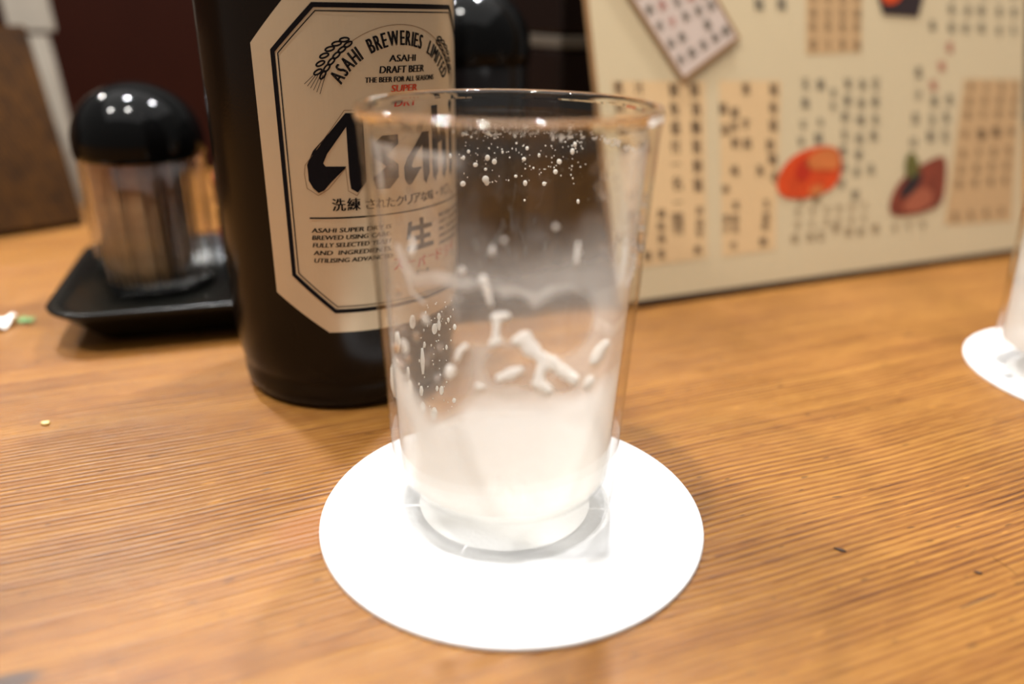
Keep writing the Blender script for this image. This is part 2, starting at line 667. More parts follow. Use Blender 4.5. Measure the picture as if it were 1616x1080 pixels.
# ------------------------------------------------------------------ beer glass
GX, GY = -0.0012, 0.1623
GZ = 0.0012
R0, R1, H = 0.0258, 0.0303, 0.0932
FLOOR = 0.0085


def r_out(z):
    t = z / H
    r = R0 + (R1 - R0) * t
    if z < 0.007:
        r -= 0.0007 * (1 - z / 0.007) ** 2
    if t > 0.955:
        r += 0.0006 * math.sin(min(1, (t - 0.955) / 0.035) * PI / 2)
    return r


def r_in(z):
    t = z / H
    return R0 + (R1 - R0) * t - 0.0019


def glass_profile():
    pr = [(0, 0.0004), (R0 * .70, 0.0004), (R0 * .80, 0.0), (R0 - 0.0014, 0.0)]
    pr += [(r_out(z), z) for z in np.linspace(0.0004, 0.0085, 8)]
    nb = len(pr)
    pr += [(r_out(z), z) for z in np.linspace(0.012, H - 0.0066, 16)]
    nw = len(pr)
    pr += [(r_out(z), z) for z in np.linspace(H - 0.0058, H - 0.0014, 7)]
    nw = len(pr) - 1
    rc = (r_out(H) + r_in(H)) / 2
    hw = (r_out(H) - r_in(H)) / 2
    pr += [(rc + hw * math.cos(a), H - 0.0013 + 0.0013 * math.sin(a)) for a in np.linspace(0.3, PI - 0.3, 9)]
    pr += [(r_in(z) - 0.0007 * math.sin(PI * (H - 0.0014 - z) / 0.0044) ** 2, z) for z in np.linspace(H - 0.0014, H - 0.0058, 9)]
    nr = len(pr) - 8
    pr += [(r_in(z), z) for z in np.linspace(H - 0.0066, FLOOR + 0.004, 16)]
    ni = len(pr)
    pr += [(r_in(FLOOR) - 0.0022 * (1 - math.cos(a)), FLOOR + 0.0022 * (1 - math.sin(a))) for a in np.linspace(0.2, PI / 2, 6)]
    pr += [(r_in(FLOOR) * .5, FLOOR - 0.0004), (0, FLOOR - 0.0006)]
    return pr, nb, nw, nr, ni


def make_glass(gx, gy, label, detail=True):
    t = thing('beer_glass', label, 'glass', (gx, gy, GZ), 0, 'small straight beer glasses')
    pr, nb, nw, nr, ni = glass_profile()
    lathe('body', pr, [M_glass, M_rim], t, n=160, zone=lambda i: 1 if nw - 1 <= i < nr else 0)
    return t


def wall_hit(px, py, far=False, off=0.0):
    """(angle, height) where the sight line through a photo point meets the inner wall of the near glass."""
    d = ray_dir(px, py)
    o = EYE - np.array([GX, GY, GZ])
    # r = a + b z
    b = (R1 - R0) / H
    a = R0 - 0.0019 + off
    k0 = a + b * o[2]
    A = d[0] ** 2 + d[1] ** 2 - (b * d[2]) ** 2
    B = o[0] * d[0] + o[1] * d[1] - b * d[2] * k0
    Cc = o[0] ** 2 + o[1] ** 2 - k0 ** 2
    disc = B * B - A * Cc
    if disc < 0:
        disc = 0
    tt = (-B + math.sqrt(disc)) / A if far else (-B - math.sqrt(disc)) / A
    P = o + d * tt
    return math.atan2(P[1], P[0]), P[2]


RM = 0.0275  # mean radius used to measure along the wall


def sz(px, py, far=False):
    th, z = wall_hit(px, py, far)
    if not far:            # front wall: angle measured from -Y
        return (th + PI / 2) * RM * 1000, z * 1000
    return (th - PI / 2) * RM * 1000, z * 1000


def fbm(x, y, seed, octaves=4):
    """smooth value noise on numpy arrays."""
    r = np.random.default_rng(seed)
    tot = np.zeros_like(x)
    amp, fr, nrm = 1.0, 1.0, 0.0
    for o in range(octaves):
        T = r.random((64, 64))
        xi, yi = np.floor(x * fr).astype(int), np.floor(y * fr).astype(int)
        fx, fy = x * fr - xi, y * fr - yi
        fx, fy = fx * fx * (3 - 2 * fx), fy * fy * (3 - 2 * fy)
        g = lambda i, j: T[(xi + i) % 64, (yi + j) % 64]
        tot += amp * ((g(0, 0) * (1 - fx) + g(1, 0) * fx) * (1 - fy) + (g(0, 1) * (1 - fx) + g(1, 1) * fx) * fy)
        nrm += amp
        amp *= 0.5
        fr *= 2
    return tot / nrm


def sstep(a, b, x):
    t = np.clip((x - a) / (b - a), 0, 1)
    return t * t * (3 - 2 * t)


def ell(S, Z, c, soft=0.25):
    """1 inside an ellipse given as photo points (cx, cy, rx, ry) on the front wall."""
    s, z = sz(c[0], c[1])
    s2, _ = sz(c[0] + c[2], c[1])
    _, z2 = sz(c[0], c[1] - c[3])
    d = np.sqrt(((S - s) / (s2 - s)) ** 2 + ((Z - z) / (z2 - z)) ** 2)
    return 1 - sstep(1 - soft, 1 + soft, d)


def polyline_dist(S, Z, pts, far=False):
    P = [sz(x, y, far) for x, y in pts]
    best = np.full_like(S, 1e9)
    for (x0, y0), (x1, y1) in zip(P[:-1], P[1:]):
        dx, dy = x1 - x0, y1 - y0
        t = np.clip(((S - x0) * dx + (Z - y0) * dy) / (dx * dx + dy * dy + 1e-9), 0, 1)
        best = np.minimum(best, np.hypot(S - x0 - t * dx, Z - y0 - t * dy))
    return best


def front_residue(S, Z):
    """how much foam clings to the near wall; S along the wall, Z up, both in mm."""
    n1 = fbm(S * 0.12 + 20, Z * 0.12 + 20, 3)
    n2 = fbm(S * 0.5 + 20, Z * 0.25 + 20, 5)
    zb = lambda y: sz(800, y)[1]
    # mist that thickens downwards
    zz = Z + (n1 - 0.5) * 9
    f = 0.34 * (1 - sstep(zb(470), zb(325), zz)) 
    low = (1 - sstep(zb(668), zb(590), Z + (n1 - 0.5) * 4))
    f = np.maximum(f, 0.95 * low)
    f = np.maximum(f, 0.30 * sstep(sz(925, 350)[0], sz(1000, 350)[0], S) * (1 - sstep(zb(260), zb(190), Z)))
    # left flank: streaky smear on top, clear patch below
    left = (1 - sstep(sz(690, 350)[0], sz(750, 350)[0], S)) * sstep(zb(660), zb(560), Z)
    f = np.where(left > 0, f * (1 - left) + left * np.maximum(0.05 + (0.24 + 0.46 * sstep(.38, .60, n2)) * sstep(zb(300), zb(235), Z) + 0.05 * sstep(.45, .7, n2), np.minimum(f, 0.16)), f)
    f = np.maximum(f, 0.86 * (1 - sstep(zb(700), zb(640), Z + (n1 - .5) * 4)))
    f = np.maximum(f, 0.62 * (1 - sstep(0.5, 2.0, np.abs(S - sz(599, 280)[0]))) * sstep(zb(345), zb(320), Z) * (1 - sstep(zb(250), zb(205), Z)))
    # lace curtain: the ragged upper edge with scalloped holes below it
    lace = polyline_dist(S, Z, [(628, 395), (640, 425), (655, 445), (690, 440), (735, 448), (765, 462), (805, 462),
                                (845, 475), (872, 462), (900, 458), (925, 478), (940, 510), (965, 525), (985, 505)])
    f = np.maximum(f, 0.52 * (1 - sstep(0.9, 2.2, lace)) * (0.8 + 0.4 * n2))
    below = (1 - sstep(zb(480), zb(455), Z)) * sstep(sz(640, 500)[0], sz(700, 500)[0], S)
    f = np.maximum(f, 0.40 * below)
    for c in ((762, 500, 40, 46), (812, 505, 30, 38), (893, 512, 44, 52), (800, 580, 36, 32), (842, 590, 30, 28), (892, 605, 24, 16), (845, 530, 26, 40)):
        h = ell(S, Z, c)
        f = f * (1 - h) + h * np.minimum(f, 0.13)
    h = ell(S, Z, (682, 560, 62, 108), 0.30)
    f = f * (1 - h) + h * np.minimum(f, 0.10)
    # white runs around the clear patch
    for pts, wd, k in (([(640, 640), (652, 690), (664, 730)], 1.0, .95), ([(720, 668), (690, 676), (676, 700), (668, 735)], .9, .95),
                       ([(612, 470), (618, 560), (630, 640)], 0.7, .55), ([(640, 430), (648, 460), (668, 478)], .5, .6)):
        f = np.maximum(f, k * (1 - sstep(wd * .5, wd * 1.6, polyline_dist(S, Z, pts))))
    h = ell(S, Z, (640, 700, 16, 50), .5)
    f = np.where(h > 0, f * (1 - h) + h * np.minimum(f, 0.55), f)
    # thin greyish windows near the foot
    for pts in (([(768, 788), (775, 770), (783, 755)]), ([(812, 755), (826, 768), (830, 785)]), ([(800, 775), (806, 800)])):
        f = f - 0.16 * (1 - sstep(.4, 1.2, polyline_dist(S, Z, pts)))
    fade = sstep(8.0, 13.5, Z)          # beer line above the thick foot
    f = f * fade + (1 - fade) * 0.5
    return np.clip(f * (0.92 + 0.16 * n1), 0.0, 0.97)


def back_residue(S, Z):
    n1 = fbm(S * 0.15 + 30, Z * 0.15 + 30, 13)
    n2 = fbm(S * 0.9 + 30, Z * 0.9 + 30, 17)
    zb = lambda y: sz(800, y, True)[1]
    f = 0.15 * (1 - sstep(zb(470), zb(370), Z + (n1 - .5) * 8))
    f = np.maximum(f, 0.45 * (1 - sstep(zb(650), zb(560), Z + (n1 - .5) * 6)))
    band = np.abs(Z - (zb(210) + (n1 - .5) * 4))
    f = np.maximum(f, 0.75 * (1 - sstep(0.3, 0.9, band)) * sstep(.52, .60, n2))
    h = (1 - sstep(sz(730, 560, True)[0], sz(770, 560, True)[0], -S * -1)) * sstep(zb(660), zb(640), Z)
    f = f * (1 - h) + h * np.minimum(f, 0.10)
    return np.clip(f, 0, 0.9)


glass = make_glass(GX, GY, 'nearly empty small beer glass coated with white foam in the foreground')


def film(parent, gx, gy):
    nt_, nz_ = 448, 230
    th = np.linspace(0, 2 * PI, nt_, endpoint=False)
    zz = np.linspace(FLOOR + 0.0026, H - 0.006, nz_)
    TH, ZZ = np.meshgrid(th, zz)
    # front angle from -Y, back angle from +Y
    fa = (TH + PI / 2 + PI) % (2 * PI) - PI
    ba = (TH - PI / 2 + PI) % (2 * PI) - PI
    Fr = front_residue(fa * RM * 1000, ZZ * 1000)
    Bk = back_residue(ba * RM * 1000, ZZ * 1000)
    wgt = sstep(-0.18, 0.18, np.sin(TH))
    A = Fr * (1 - wgt) + Bk * wgt
    rad = R0 + (R1 - R0) * ZZ / H - 0.0019 - 0.00006 - 0.00022 * A
    V = np.stack([rad * np.cos(TH), rad * np.sin(TH), ZZ], -1).reshape(-1, 3)
    i = np.arange(nz_ - 1)[:, None] * nt_
    k = np.arange(nt_)[None, :]
    k2 = (k + 1) % nt_
    Fq = np.stack([i + k2, i + k, i + nt_ + k, i + nt_ + k2], -1).reshape(-1, 4)
    me = bpy.data.meshes.new('foam_film')
    me.from_pydata(V.tolist(), [], Fq.tolist())
    at_ = me.attributes.new('residue', 'FLOAT', 'POINT')
    at_.data.foreach_set('value', A.reshape(-1).astype(np.float32))
    o = finish('foam_film', me, M_film, parent, True)
    o['label'] = 'misty white beer foam clinging to the inner wall'
    return o


film(glass, GX, GY)

# foam and last drops of beer on the glass floor
dz = FLOOR
lathe('beer_dregs', [(r_in(dz) - 0.0004, dz + 0.0032), (r_in(dz) - 0.0010, dz + 0.0034), (r_in(dz) - 0.003, dz + 0.0026),
                     (r_in(dz) * .6, dz + 0.0021), (0, dz + 0.0021)], M_dregs, glass, n=120)


def wall_point(th, z, inset):
    r = R0 + (R1 - R0) * z / H - 0.0019 - inset
    return (r * math.cos(th), r * math.sin(th), z)


def foam_blob(circles, thick=0.0004, far=False, name='foam_blob', cell=0.18):
    """a puddle of foam on the wall: union of soft discs given at photo points (x, y, r)."""
    C = []
    for x, y, r in circles:
        s, z = sz(x, y, far)
        s2, _ = sz(x + r, y, far)
        C.append((s, z, abs(s2 - s) * 0.92))
    C = np.array(C)
    s0, s1 = (C[:, 0] - C[:, 2] * 1.4).min(), (C[:, 0] + C[:, 2] * 1.4).max()
    z0, z1 = (C[:, 1] - C[:, 2] * 1.4).min(), (C[:, 1] + C[:, 2] * 1.4).max()
    ns, nz = max(6, int((s1 - s0) / cell)), max(6, int((z1 - z0) / cell))
    S, Z = np.meshgrid(np.linspace(s0, s1, ns), np.linspace(z0, z1, nz))
    fld = np.zeros_like(S)
    for s, z, r in C:
        fld += np.exp(-((S - s) ** 2 + (Z - z) ** 2) / (r * r) * 1.2)
    hgt = np.sqrt(np.clip((fld - 0.30) / 0.9, 0, 1))
    idx = -np.ones(S.shape, int)
    V, Fc = [], []
    for j in range(nz):
        for i in range(ns):
            if hgt[j, i] > 0 or (fld[j, i] > 0.22):
                idx[j, i] = len(V)
                th = S[j, i] / 1000 / RM + (PI / 2 if far else -PI / 2)
                V.append(wall_point(th, Z[j, i] / 1000, 0.0003 + thick * hgt[j, i] - (0.0003 if hgt[j, i] == 0 else 0)))
    for j in range(nz - 1):
        for i in range(ns - 1):
            q = (idx[j, i], idx[j, i + 1], idx[j + 1, i + 1], idx[j + 1, i])
            if min(q) >= 0:
                Fc.append(q)
    if Fc:
        mesh_obj(name, V, Fc, M_foam, glass, True)


def chain(*p):
    out = []
    for (x0, y0, r0), (x1, y1, r1) in zip(p[:-1], p[1:]):
        n = max(2, int(math.hypot(x1 - x0, y1 - y0) / (0.7 * min(r0, r1))))
        out += [(x0 + (x1 - x0) * t, y0 + (y1 - y0) * t, r0 + (r1 - r0) * t) for t in np.linspace(0, 1, n)]
    return out


foam_blob(chain((781, 502, 8), (800, 500, 7)) + chain((785, 503, 6), (782, 530, 5), (784, 540, 8), (776, 545, 7)))
foam_blob(chain((815, 540, 9), (828, 535, 11), (838, 552, 12), (850, 562, 8), (872, 575, 9), (890, 588, 8), (908, 600, 8))
          + chain((858, 570, 8), (853, 592, 7), (850, 606, 9), (866, 618, 8)))
foam_blob(chain((790, 598, 9), (805, 592, 9), (822, 585, 6)))
foam_blob(chain((938, 570, 5), (946, 560, 7), (958, 545, 4)))
foam_blob(chain((720, 568, 4), (724, 555, 4), (734, 547, 5)))
foam_blob(chain((711, 584, 8), (706, 594, 5)))
foam_blob([(930, 605, 8)])
foam_blob([(757, 612, 8)])
foam_blob(chain((762, 440, 6), (768, 462, 5), (774, 482, 4)))
foam_blob([(728, 428, 6)])
foam_blob(chain((915, 385, 3), (914, 400, 3), (912, 416, 3)))
foam_blob([(795, 380, 5)])
foam_blob(chain((777, 390, 3), (776, 402, 4)))
foam_blob([(878, 359, 5)])
foam_blob(chain((645, 400, 4), (650, 390, 3), (648, 378, 3)))
foam_blob([(637, 546, 6)])
foam_blob([(668, 502, 5), (671, 508, 5)])


def bead_cloud(name, items, mat, inset_sign=1, far=True, squash=0.5):
    """many small beads on the wall joined into one part; items: (photo x, y, rx, ry)."""
    bm = bmesh.new()
    for x, y, rx, ry in items:
        th, z = wall_hit(x, y, far)
        th2, _ = wall_hit(x + rx, y, far)
        k = abs(th2 - th) * RM
        kz = k * ry / rx
        c = Vector(wall_point(th, z, 0.0002 if inset_sign > 0 else -0.0021))
        nrm = Vector((math.cos(th), math.sin(th), 0))
        tan = Vector((-math.sin(th), math.cos(th), 0))
        M = Matrix((tan * k, Vector((0, 0, kz)), nrm * min(k, kz) * squash)).transposed().to_4x4()
        M.translation = c
        bmesh.ops.create_icosphere(bm, subdivisions=2 if rx > 3 else 1, radius=1.0, matrix=M)
    o = bm_obj(name, bm, mat, glass, True)
    o['kind'] = 'stuff'
    return o


# specks of dried foam high on the far wall
specks = []
for x0, x1, y, dn in ((728, 752, 212, 10), (762, 790, 211, 16), (795, 835, 208, 26), (855, 882, 207, 16), (890, 902, 209, 6), (908, 918, 207, 5)):
    for _ in range(dn):
        r = random.uniform(1.2, 2.9)
        specks.append((random.uniform(x0, x1), y + random.gauss(0, 2.6), r, r * random.uniform(.8, 1.3)))
for x, y, r in ((739, 239, 3), (731, 249, 3), (750, 260, 4), (769, 249, 4), (780, 255, 4), (766, 267, 3), (766, 283, 5.5), (768, 288, 4), (832, 234, 3),
                (827, 251, 3.5), (851, 245, 2.5), (904, 239, 3.4), (908, 228, 3), (883, 255, 4), (877, 271, 3.6), (814, 278, 3), (829, 289, 3.4),
                (859, 290, 3.2), (730, 290, 4.4), (828, 316, 2), (710, 246, 3), (913, 318, 2.5), (815, 226, 2), (842, 265, 2), (793, 240, 2)):
    specks.append((x, y, r, r * random.uniform(.9, 1.5)))
for _ in range(110):
    specks.append((random.uniform(724, 925), random.uniform(215, 290), random.uniform(.6, 1.5), random.uniform(.7, 1.7)))
bead_cloud('foam_specks', specks, M_foam, far=True)
# drops on the clear patch at the left
drops = [(650, 508, 4, 7), (685, 519, 4, 7), (692, 513, 3, 8), (692, 500, 3, 6), (626, 540, 3, 7), (666, 570, 3, 17), (643, 589, 2, 6), (646, 616, 3.5, 9),
         (639, 615, 2.5, 6), (664, 617, 2.7, 6), (696, 616, 3.2, 6), (689, 613, 2.2, 4), (666, 646, 3.5, 8), (684, 653, 4.5, 8), (624, 597, 4, 8),
         (717, 516, 3, 5), (707, 505, 2, 4), (704, 548, 2, 4), (669, 544, 2, 4), (716, 632, 3, 4)]
for _ in range(60):
    drops.append((random.uniform(660, 715), random.uniform(470, 650), random.uniform(.6, 1.3), random.uniform(.8, 2)))
bead_cloud('foam_drops', drops, M_foam, far=True)
# clear condensation on the outside
wet = [(random.uniform(632, 735), random.uniform(200, 600), random.uniform(1.5, 4.5), random.uniform(2, 7)) for _ in range(46)]
wet += [(random.uniform(925, 1010), random.uniform(210, 420), random.uniform(1.2, 3.5), random.uniform(1.5, 5)) for _ in range(36)]
bead_cloud('water_drops', wet, M_drop, inset_sign=-1, far=False, squash=0.35)

# ------------------------------------------------------------------ second glass at the right edge
glass2 = make_glass(0.1886, 0.2372, 'frosted beer glass half cut off at the right edge on its coaster')


def plain_film(parent):
    n, m = 128, 60
    th = np.linspace(0, 2 * PI, n, endpoint=False)
    zz = np.linspace(FLOOR + 0.0026, H - 0.006, m)
    TH, ZZ = np.meshgrid(th, zz)
    n1 = fbm(TH * 4 + 30, ZZ * 150 + 30, 41)
    A = np.clip(0.30 + 0.62 * (1 - sstep(.012, .062, ZZ + (n1 - .5) * .02)), 0, .95)
    rad = R0 + (R1 - R0) * ZZ / H - 0.0019 - 0.00006 - 0.0002 * A
    V = np.stack([rad * np.cos(TH), rad * np.sin(TH), ZZ], -1).reshape(-1, 3)
    i = np.arange(m - 1)[:, None] * n
    k = np.arange(n)[None, :]
    k2 = (k + 1) % n
    Fq = np.stack([i + k2, i + k, i + n + k, i + n + k2], -1).reshape(-1, 4)
    me = bpy.data.meshes.new('foam_film')
    me.from_pydata(V.tolist(), [], Fq.tolist())
    a = me.attributes.new('residue', 'FLOAT', 'POINT')
    a.data.foreach_set('value', A.reshape(-1).astype(np.float32))
    finish('foam_film', me, M_film, parent, True)


plain_film(glass2)

# ------------------------------------------------------------------ beer bottle
BX, BY, BR = -0.0539, 0.2413, 0.0357
bottle = thing('beer_bottle', 'large dark brown beer bottle with a silver octagonal label behind the glass', 'bottle', (BX, BY, 0))
prof = [(0, 0.003), (0.024, 0.0028), (0.029, 0.0006), (0.0305, 0.0), (0.0322, 0.0006), (0.0334, 0.0022), (0.0338, 0.0045), (0.0338, 0.0075),
        (0.0336, 0.0088), (0.0340, 0.0100), (0.0347, 0.0135), (0.0353, 0.019), (BR, 0.028), (BR, 0.148), (0.0352, 0.158), (0.0335, 0.170),
        (0.0300, 0.184), (0.0250, 0.198), (0.0205, 0.210), (0.0172, 0.224), (0.0152, 0.242), (0.0140, 0.262), (0.0136, 0.272), (0.0150, 0.274),
        (0.0150, 0.280), (0.0134, 0.282), (0.0134, 0.287), (0.010, 0.288), (0, 0.288)]
lathe('body', prof, M_bottle, bottle, n=128)
LBL0 = -0.0295   # arc position of the label's middle line


def on_bottle(X, Z, lift):
    th = (LBL0 + X / 1000) / BR
    r = BR + lift
    return (r * math.cos(th), r * math.sin(th), Z / 1000)


OCT = dict(hw=39.0, cut=24.4, zb=26.4, zb2=37.6, zt2=103.0, zt=118.0)
bm = bmesh.new()
xs = sorted(set([-39, -24.4, 24.4, 39] + list(np.linspace(-38.5, 38.5, 60))))
cols = []
for x in xs:
    ax = abs(x)
    t = max(0, (ax - OCT['cut']) / (OCT['hw'] - OCT['cut']))
    lo = OCT['zb'] + (OCT['zb2'] - OCT['zb']) * t
    hi = OCT['zt'] + (OCT['zt2'] - OCT['zt']) * t
    cols.append([bm.verts.new(on_bottle(x, lo + (hi - lo) * k / 4, 0.00010)) for k in range(5)])
for a, b in zip(cols[:-1], cols[1:]):
    for k in range(4):
        bm.faces.new((a[k], b[k], b[k + 1], a[k + 1]))
ex = bmesh.ops.extrude_face_region(bm, geom=bm.faces[:])
for g in ex['geom']:
    if isinstance(g, bmesh.types.BMVert):
        rr = math.hypot(g.co.x, g.co.y)
        g.co.x *= (BR - 0.00002) / rr
        g.co.y *= (BR - 0.00002) / rr
bmesh.ops.recalc_face_normals(bm, faces=bm.faces[:])
label = bm_obj('label', bm, M_silver, bottle)
label['label'] = 'silver octagonal paper label printed in black and red'
PRINT = lambda X, Z: on_bottle(X, Z, 0.00022)


def octagon(inset, hw=33.0, cut=22.2, zb=32.8, zb2=43.3, zt2=101.3, zt=111.9):
    i = inset
    return [(-hw + i, zb2 + i * .4), (-cut + i * .4, zb + i), (cut - i * .4, zb + i), (hw - i, zb2 + i * .4), (hw - i, zt2 - i * .4),
            (cut - i * .4, zt - i), (-cut + i * .4, zt - i), (-hw + i, zt2 - i * .4)]


f = Flat()
f.ribbon(octagon(0), 1.15, True)
f.ribbon(octagon(1.35), 0.28, True)
f.build('border', PRINT, M_ink, label, 1.5)
# arched company line
f = Flat()
AC = 83.3


def arc_text(f, s, rad, a0, a1, h, wscale, bold):
    """characters of s spread along an arc from a0 to a1 (degrees from straight up)."""
    ws = []
    for ch in s:
        if ch == ' ':
            ws.append(0.75)
        else:
            V, _ = glyph(ch)
            ws.append((V[:, 0].max() - V[:, 0].min()) + 0.16)
    tot = sum(ws)
    acc = 0
    for ch, wd in zip(s, ws):
        a = math.radians(a0 + (a1 - a0) * (acc + wd / 2) / tot)
        acc += wd
        if ch != ' ':
            cw = abs(math.radians(a1 - a0)) * rad * (wd - 0.16) / tot
            f.text(ch, rad * math.sin(a), AC + rad * math.cos(a), h, width=cw, bold=bold, rot=-a)


arc_text(f, 'ASAHI BREWERIES LIMITED', 19.4, -59, 59, 3.7, 1, 0.15)
f.text('ASAHI', 0.3, 98.75, 1.7, 8.2, shear=0.12, bold=0.09)
f.text('DRAFT BEER', 0.4, 96.0, 1.8, 14.0, shear=0.15, bold=0.10)
f.text('THE BEER FOR ALL SEASONS', 0.4, 93.8, 1.35, 22.0, shear=0.1, bold=0.08)
f.build('company_lettering', PRINT, M_ink, label, 2.0)
f = Flat()
f.ribbon([(24.5 * math.sin(math.radians(a)), 83.2 + 24.4 * math.cos(math.radians(a))) for a in np.linspace(-36, 36, 40)], 0.16)
f.build('arch_line', PRINT, M_gold, label, 2.0)
for sgn in (-1, 1):
    f = Flat()
    for k in range(6):
        t = k / 5
        a = math.radians(36 + 23 * t)
        for off in (0.0, 1.35):
            rr = 24.4 + off + 0.8 * math.sin(t * PI) * (1 if off else 0)
            cx, cz = sgn * rr * math.sin(a), 83.2 + rr * math.cos(a)
            ang = -sgn * a + (0.5 if off else 0.1) * sgn
            E_ = []
            for q in np.linspace(0, 2 * PI, 12, endpoint=False):
                ex_, ey_ = 1.15 * math.cos(q), 0.46 * math.sin(q)
                E_.append((cx + ex_ * math.cos(ang) - ey_ * math.sin(ang), cz + ex_ * math.sin(ang) + ey_ * math.cos(ang)))
            f.ribbon(E_, 0.42, True)
    for k in range(6):
        a0, a1 = math.radians(58 + k * 0.8), math.radians(70 - k * 0.4)
        r0_, r1_ = 23.9 + k * 0.5, 23.4 + k * 0.85
        f.ribbon([(sgn * r0_ * math.sin(a0), 83.2 + r0_ * math.cos(a0)), (sgn * r1_ * math.sin(a1), 83.2 + r1_ * math.cos(a1))], 0.13)
    f.build('wheat_ear', PRINT, M_ink, label, 2.0)
# red super line
f = Flat()
f.text('SUPER', 0.5, 91.3, 1.8, 8.2, shear=0.2, bold=0.1)
f.text('"DRY"', 0.5, 87.6, 2.2, 9.5, shear=0.2, bold=0.12)
f.build('super_lettering', PRINT, M_inkred, label, 2.0)
f = Flat()
xk = -3.6
for ch in 'スーパードライ':
    f.glyph_box(ch, xk, 44.6 + 0.5 * math.sin(xk), 3.0 if ch != 'ー' else 2.8, 3.2 if ch != 'ー' else 0.5, bold=0.12)
    xk += 4.0
f.build('brush_lettering', PRINT, M_inkred, label, 2.0)
# the big brush-cut word mark: letters with leaning bowls and cut feet
f = Flat()


def bowl(x, w, zt, zb, slant=0.62):
    """leaning rounded stroke from the upper right to a round lower left end."""
    P = [(x + w * .98, zt), (x + w * .55, zt - (zt - zb) * .22), (x + w * .18, zt - (zt - zb) * .42), (x, zt - (zt - zb) * .60), (x - .3, zt - (zt - zb) * .78),
         (x + .4, zb + 1.2), (x + 1.5, zb + .1), (x + 3.0, zb + .3), (x + 4.6, zb + 1.8), (x + w * .98, zb + (zt - zb) * .36)]
    return P


def letter_a(x, w, zt, zb):
    stem0 = x + w * .72
    sw = w * .30
    f.poly([(stem0, zt), (stem0 + sw, zt), (stem0 + sw, zb + 2.6), (stem0 + sw * .45, zb - .2), (stem0 + .25, zb + .9), (stem0, zb + 4)])
    hz = zt - zb
    # outer bowl split into an upper bar and a lower bowl leaving the counter open
    f.poly([(stem0, zt), (stem0, zt - 3.4), (x + w * .36, zt - hz * .50), (x + w * .28, zt - hz * .62), (x + w * .32, zt - hz * .66), (x, zt - hz * .70),
            (x - .1, zt - hz * .64), (x + w * .12, zt - hz * .46), (x + w * .42, zt - hz * .24)])
    f.poly([(x, zt - hz * .70), (x + w * .32, zt - hz * .66), (x + w * .68, zt - hz * .665), (x + w * .64, zt - hz * .70), (x + w * .40, zb + hz * .14),
            (x + w * .26, zb + hz * .03), (x + w * .16, zb), (x + w * .07, zb + hz * .06), (x, zb + hz * .16)])


letter_a(-26.6, 14.6, 86.5, 66.2)
f.poly([(-2.2, 80.5), (-6.8, 80.5), (-9.6, 78.2), (-9.6, 75.2), (-6.0, 72.4), (-9.8, 69.6), (-9.0, 66.6), (-5.2, 66.4), (-2.4, 69.2), (-2.4, 72.6), (-5.8, 75.4), (-2.2, 78.0)])
letter_a(-0.6, 9.2, 80.5, 66.4)
f.poly([(10.2, 87), (13.0, 87), (13.0, 68.8), (11.4, 66.2), (10.2, 67.6)])
f.poly([(13.0, 80.0), (16.6, 80.5), (18.0, 78.6), (18.0, 68.8), (16.4, 66.2), (15.2, 67.6), (15.2, 77.2), (13.0, 76.6)])
f.poly([(20.0, 80.5), (22.8, 80.5), (22.8, 68.8), (21.2, 66.2), (20.0, 67.6)])
f.poly([(20.0, 86.6), (21.4, 88.0), (22.8, 86.6), (21.4, 83.6)])
f.build('word_mark', PRINT, M_ink, label, 1.2)
f = Flat()
f.ribbon([(-27.6, 71), (-27.2, 73.4), (-23.8, 77.6), (-16.3, 87.2), (-12.0, 87.2)], 0.16)
f.ribbon([(-27.6, 71), (-27.2, 67.4), (-24.4, 65.5), (-21.6, 67.2), (-16.9, 72.6)], 0.16)
f.ribbon([(-16.9, 72.6), (-16.6, 66.6), (-14.4, 65.2), (-12.0, 68.4)], 0.16)
f.build('word_mark_outline', PRINT, M_gold, label, 1.2)
# slogan, rule and small print
f = Flat()
for k, ch in enumerate('洗練'):
    f.glyph_box(ch, -19.3 + 3.9 * k, 62.95, 3.4, 3.4, bold=0.10)
xk = -10.9
for ch in 'されたクリアな味・辛口。':
    small = ch in '。・'
    f.glyph_box(ch, xk, 62.7 if ch != '。' else 61.6, 0.8 if small else 2.5, 0.8 if small else (3.0 if ch in '味辛口' else 2.7), bold=0.08)
    xk += 2.85
f.ribbon([(-27.2, 59.4), (27.2, 59.4)], 0.42)
for k, (a_, b_) in enumerate((('ASAHI SUPER DRY IS', 'BREWING TECHNOL-'), ('BREWED USING CARE-', 'OGY. ITS REFRESH-'), ('FULLY SELECTED YEAST', 'ING TASTE AND THE'),
                              ('AND  INGREDIENTS,', 'SMOOTH FINISH ARE'), ('UTILISING ADVANCED', 'ENJOYED ANY TIME.'))):
    z = (55.45, 53.45, 51.35, 49.2, 47.05)[k]
    f.text(a_, -27.0, z, 1.25, 21.5, shear=0.22, align='l', bold=0.075)
    f.text(b_, 12.4, z, 1.25, 18.0, shear=0.22, align='l', bold=0.075)
# the large character, drawn as brush bars
for P in ([(-2.2, 56.2), (-0.9, 56.4), (-1.6, 51.5), (-3.0, 51.2)], [(-2.0, 54.9), (7.0, 54.9), (7.0, 53.5), (-2.0, 53.5)], [(1.8, 56.9), (3.3, 56.9), (3.3, 48.3), (1.8, 48.3)],
          [(-0.4, 52.0), (6.2, 52.0), (6.2, 50.6), (-0.4, 50.6)], [(-2.8, 49.3), (7.4, 49.3), (7.4, 47.8), (-2.8, 47.8)]):
    f.poly([(x + 2.3, z) for x, z in P])
f.text('ビール', 5.0, 40.2, 1.5, 5.0, bold=0.06)
f.build('small_print', PRINT, M_ink, label, 2.0)
lathe('cap', [(0.0152, 0.2745), (0.0158, 0.2765), (0.0150, 0.2845), (0.0142, 0.2892), (0.010, 0.2905), (0, 0.2906)], M_cap, bottle, n=84)

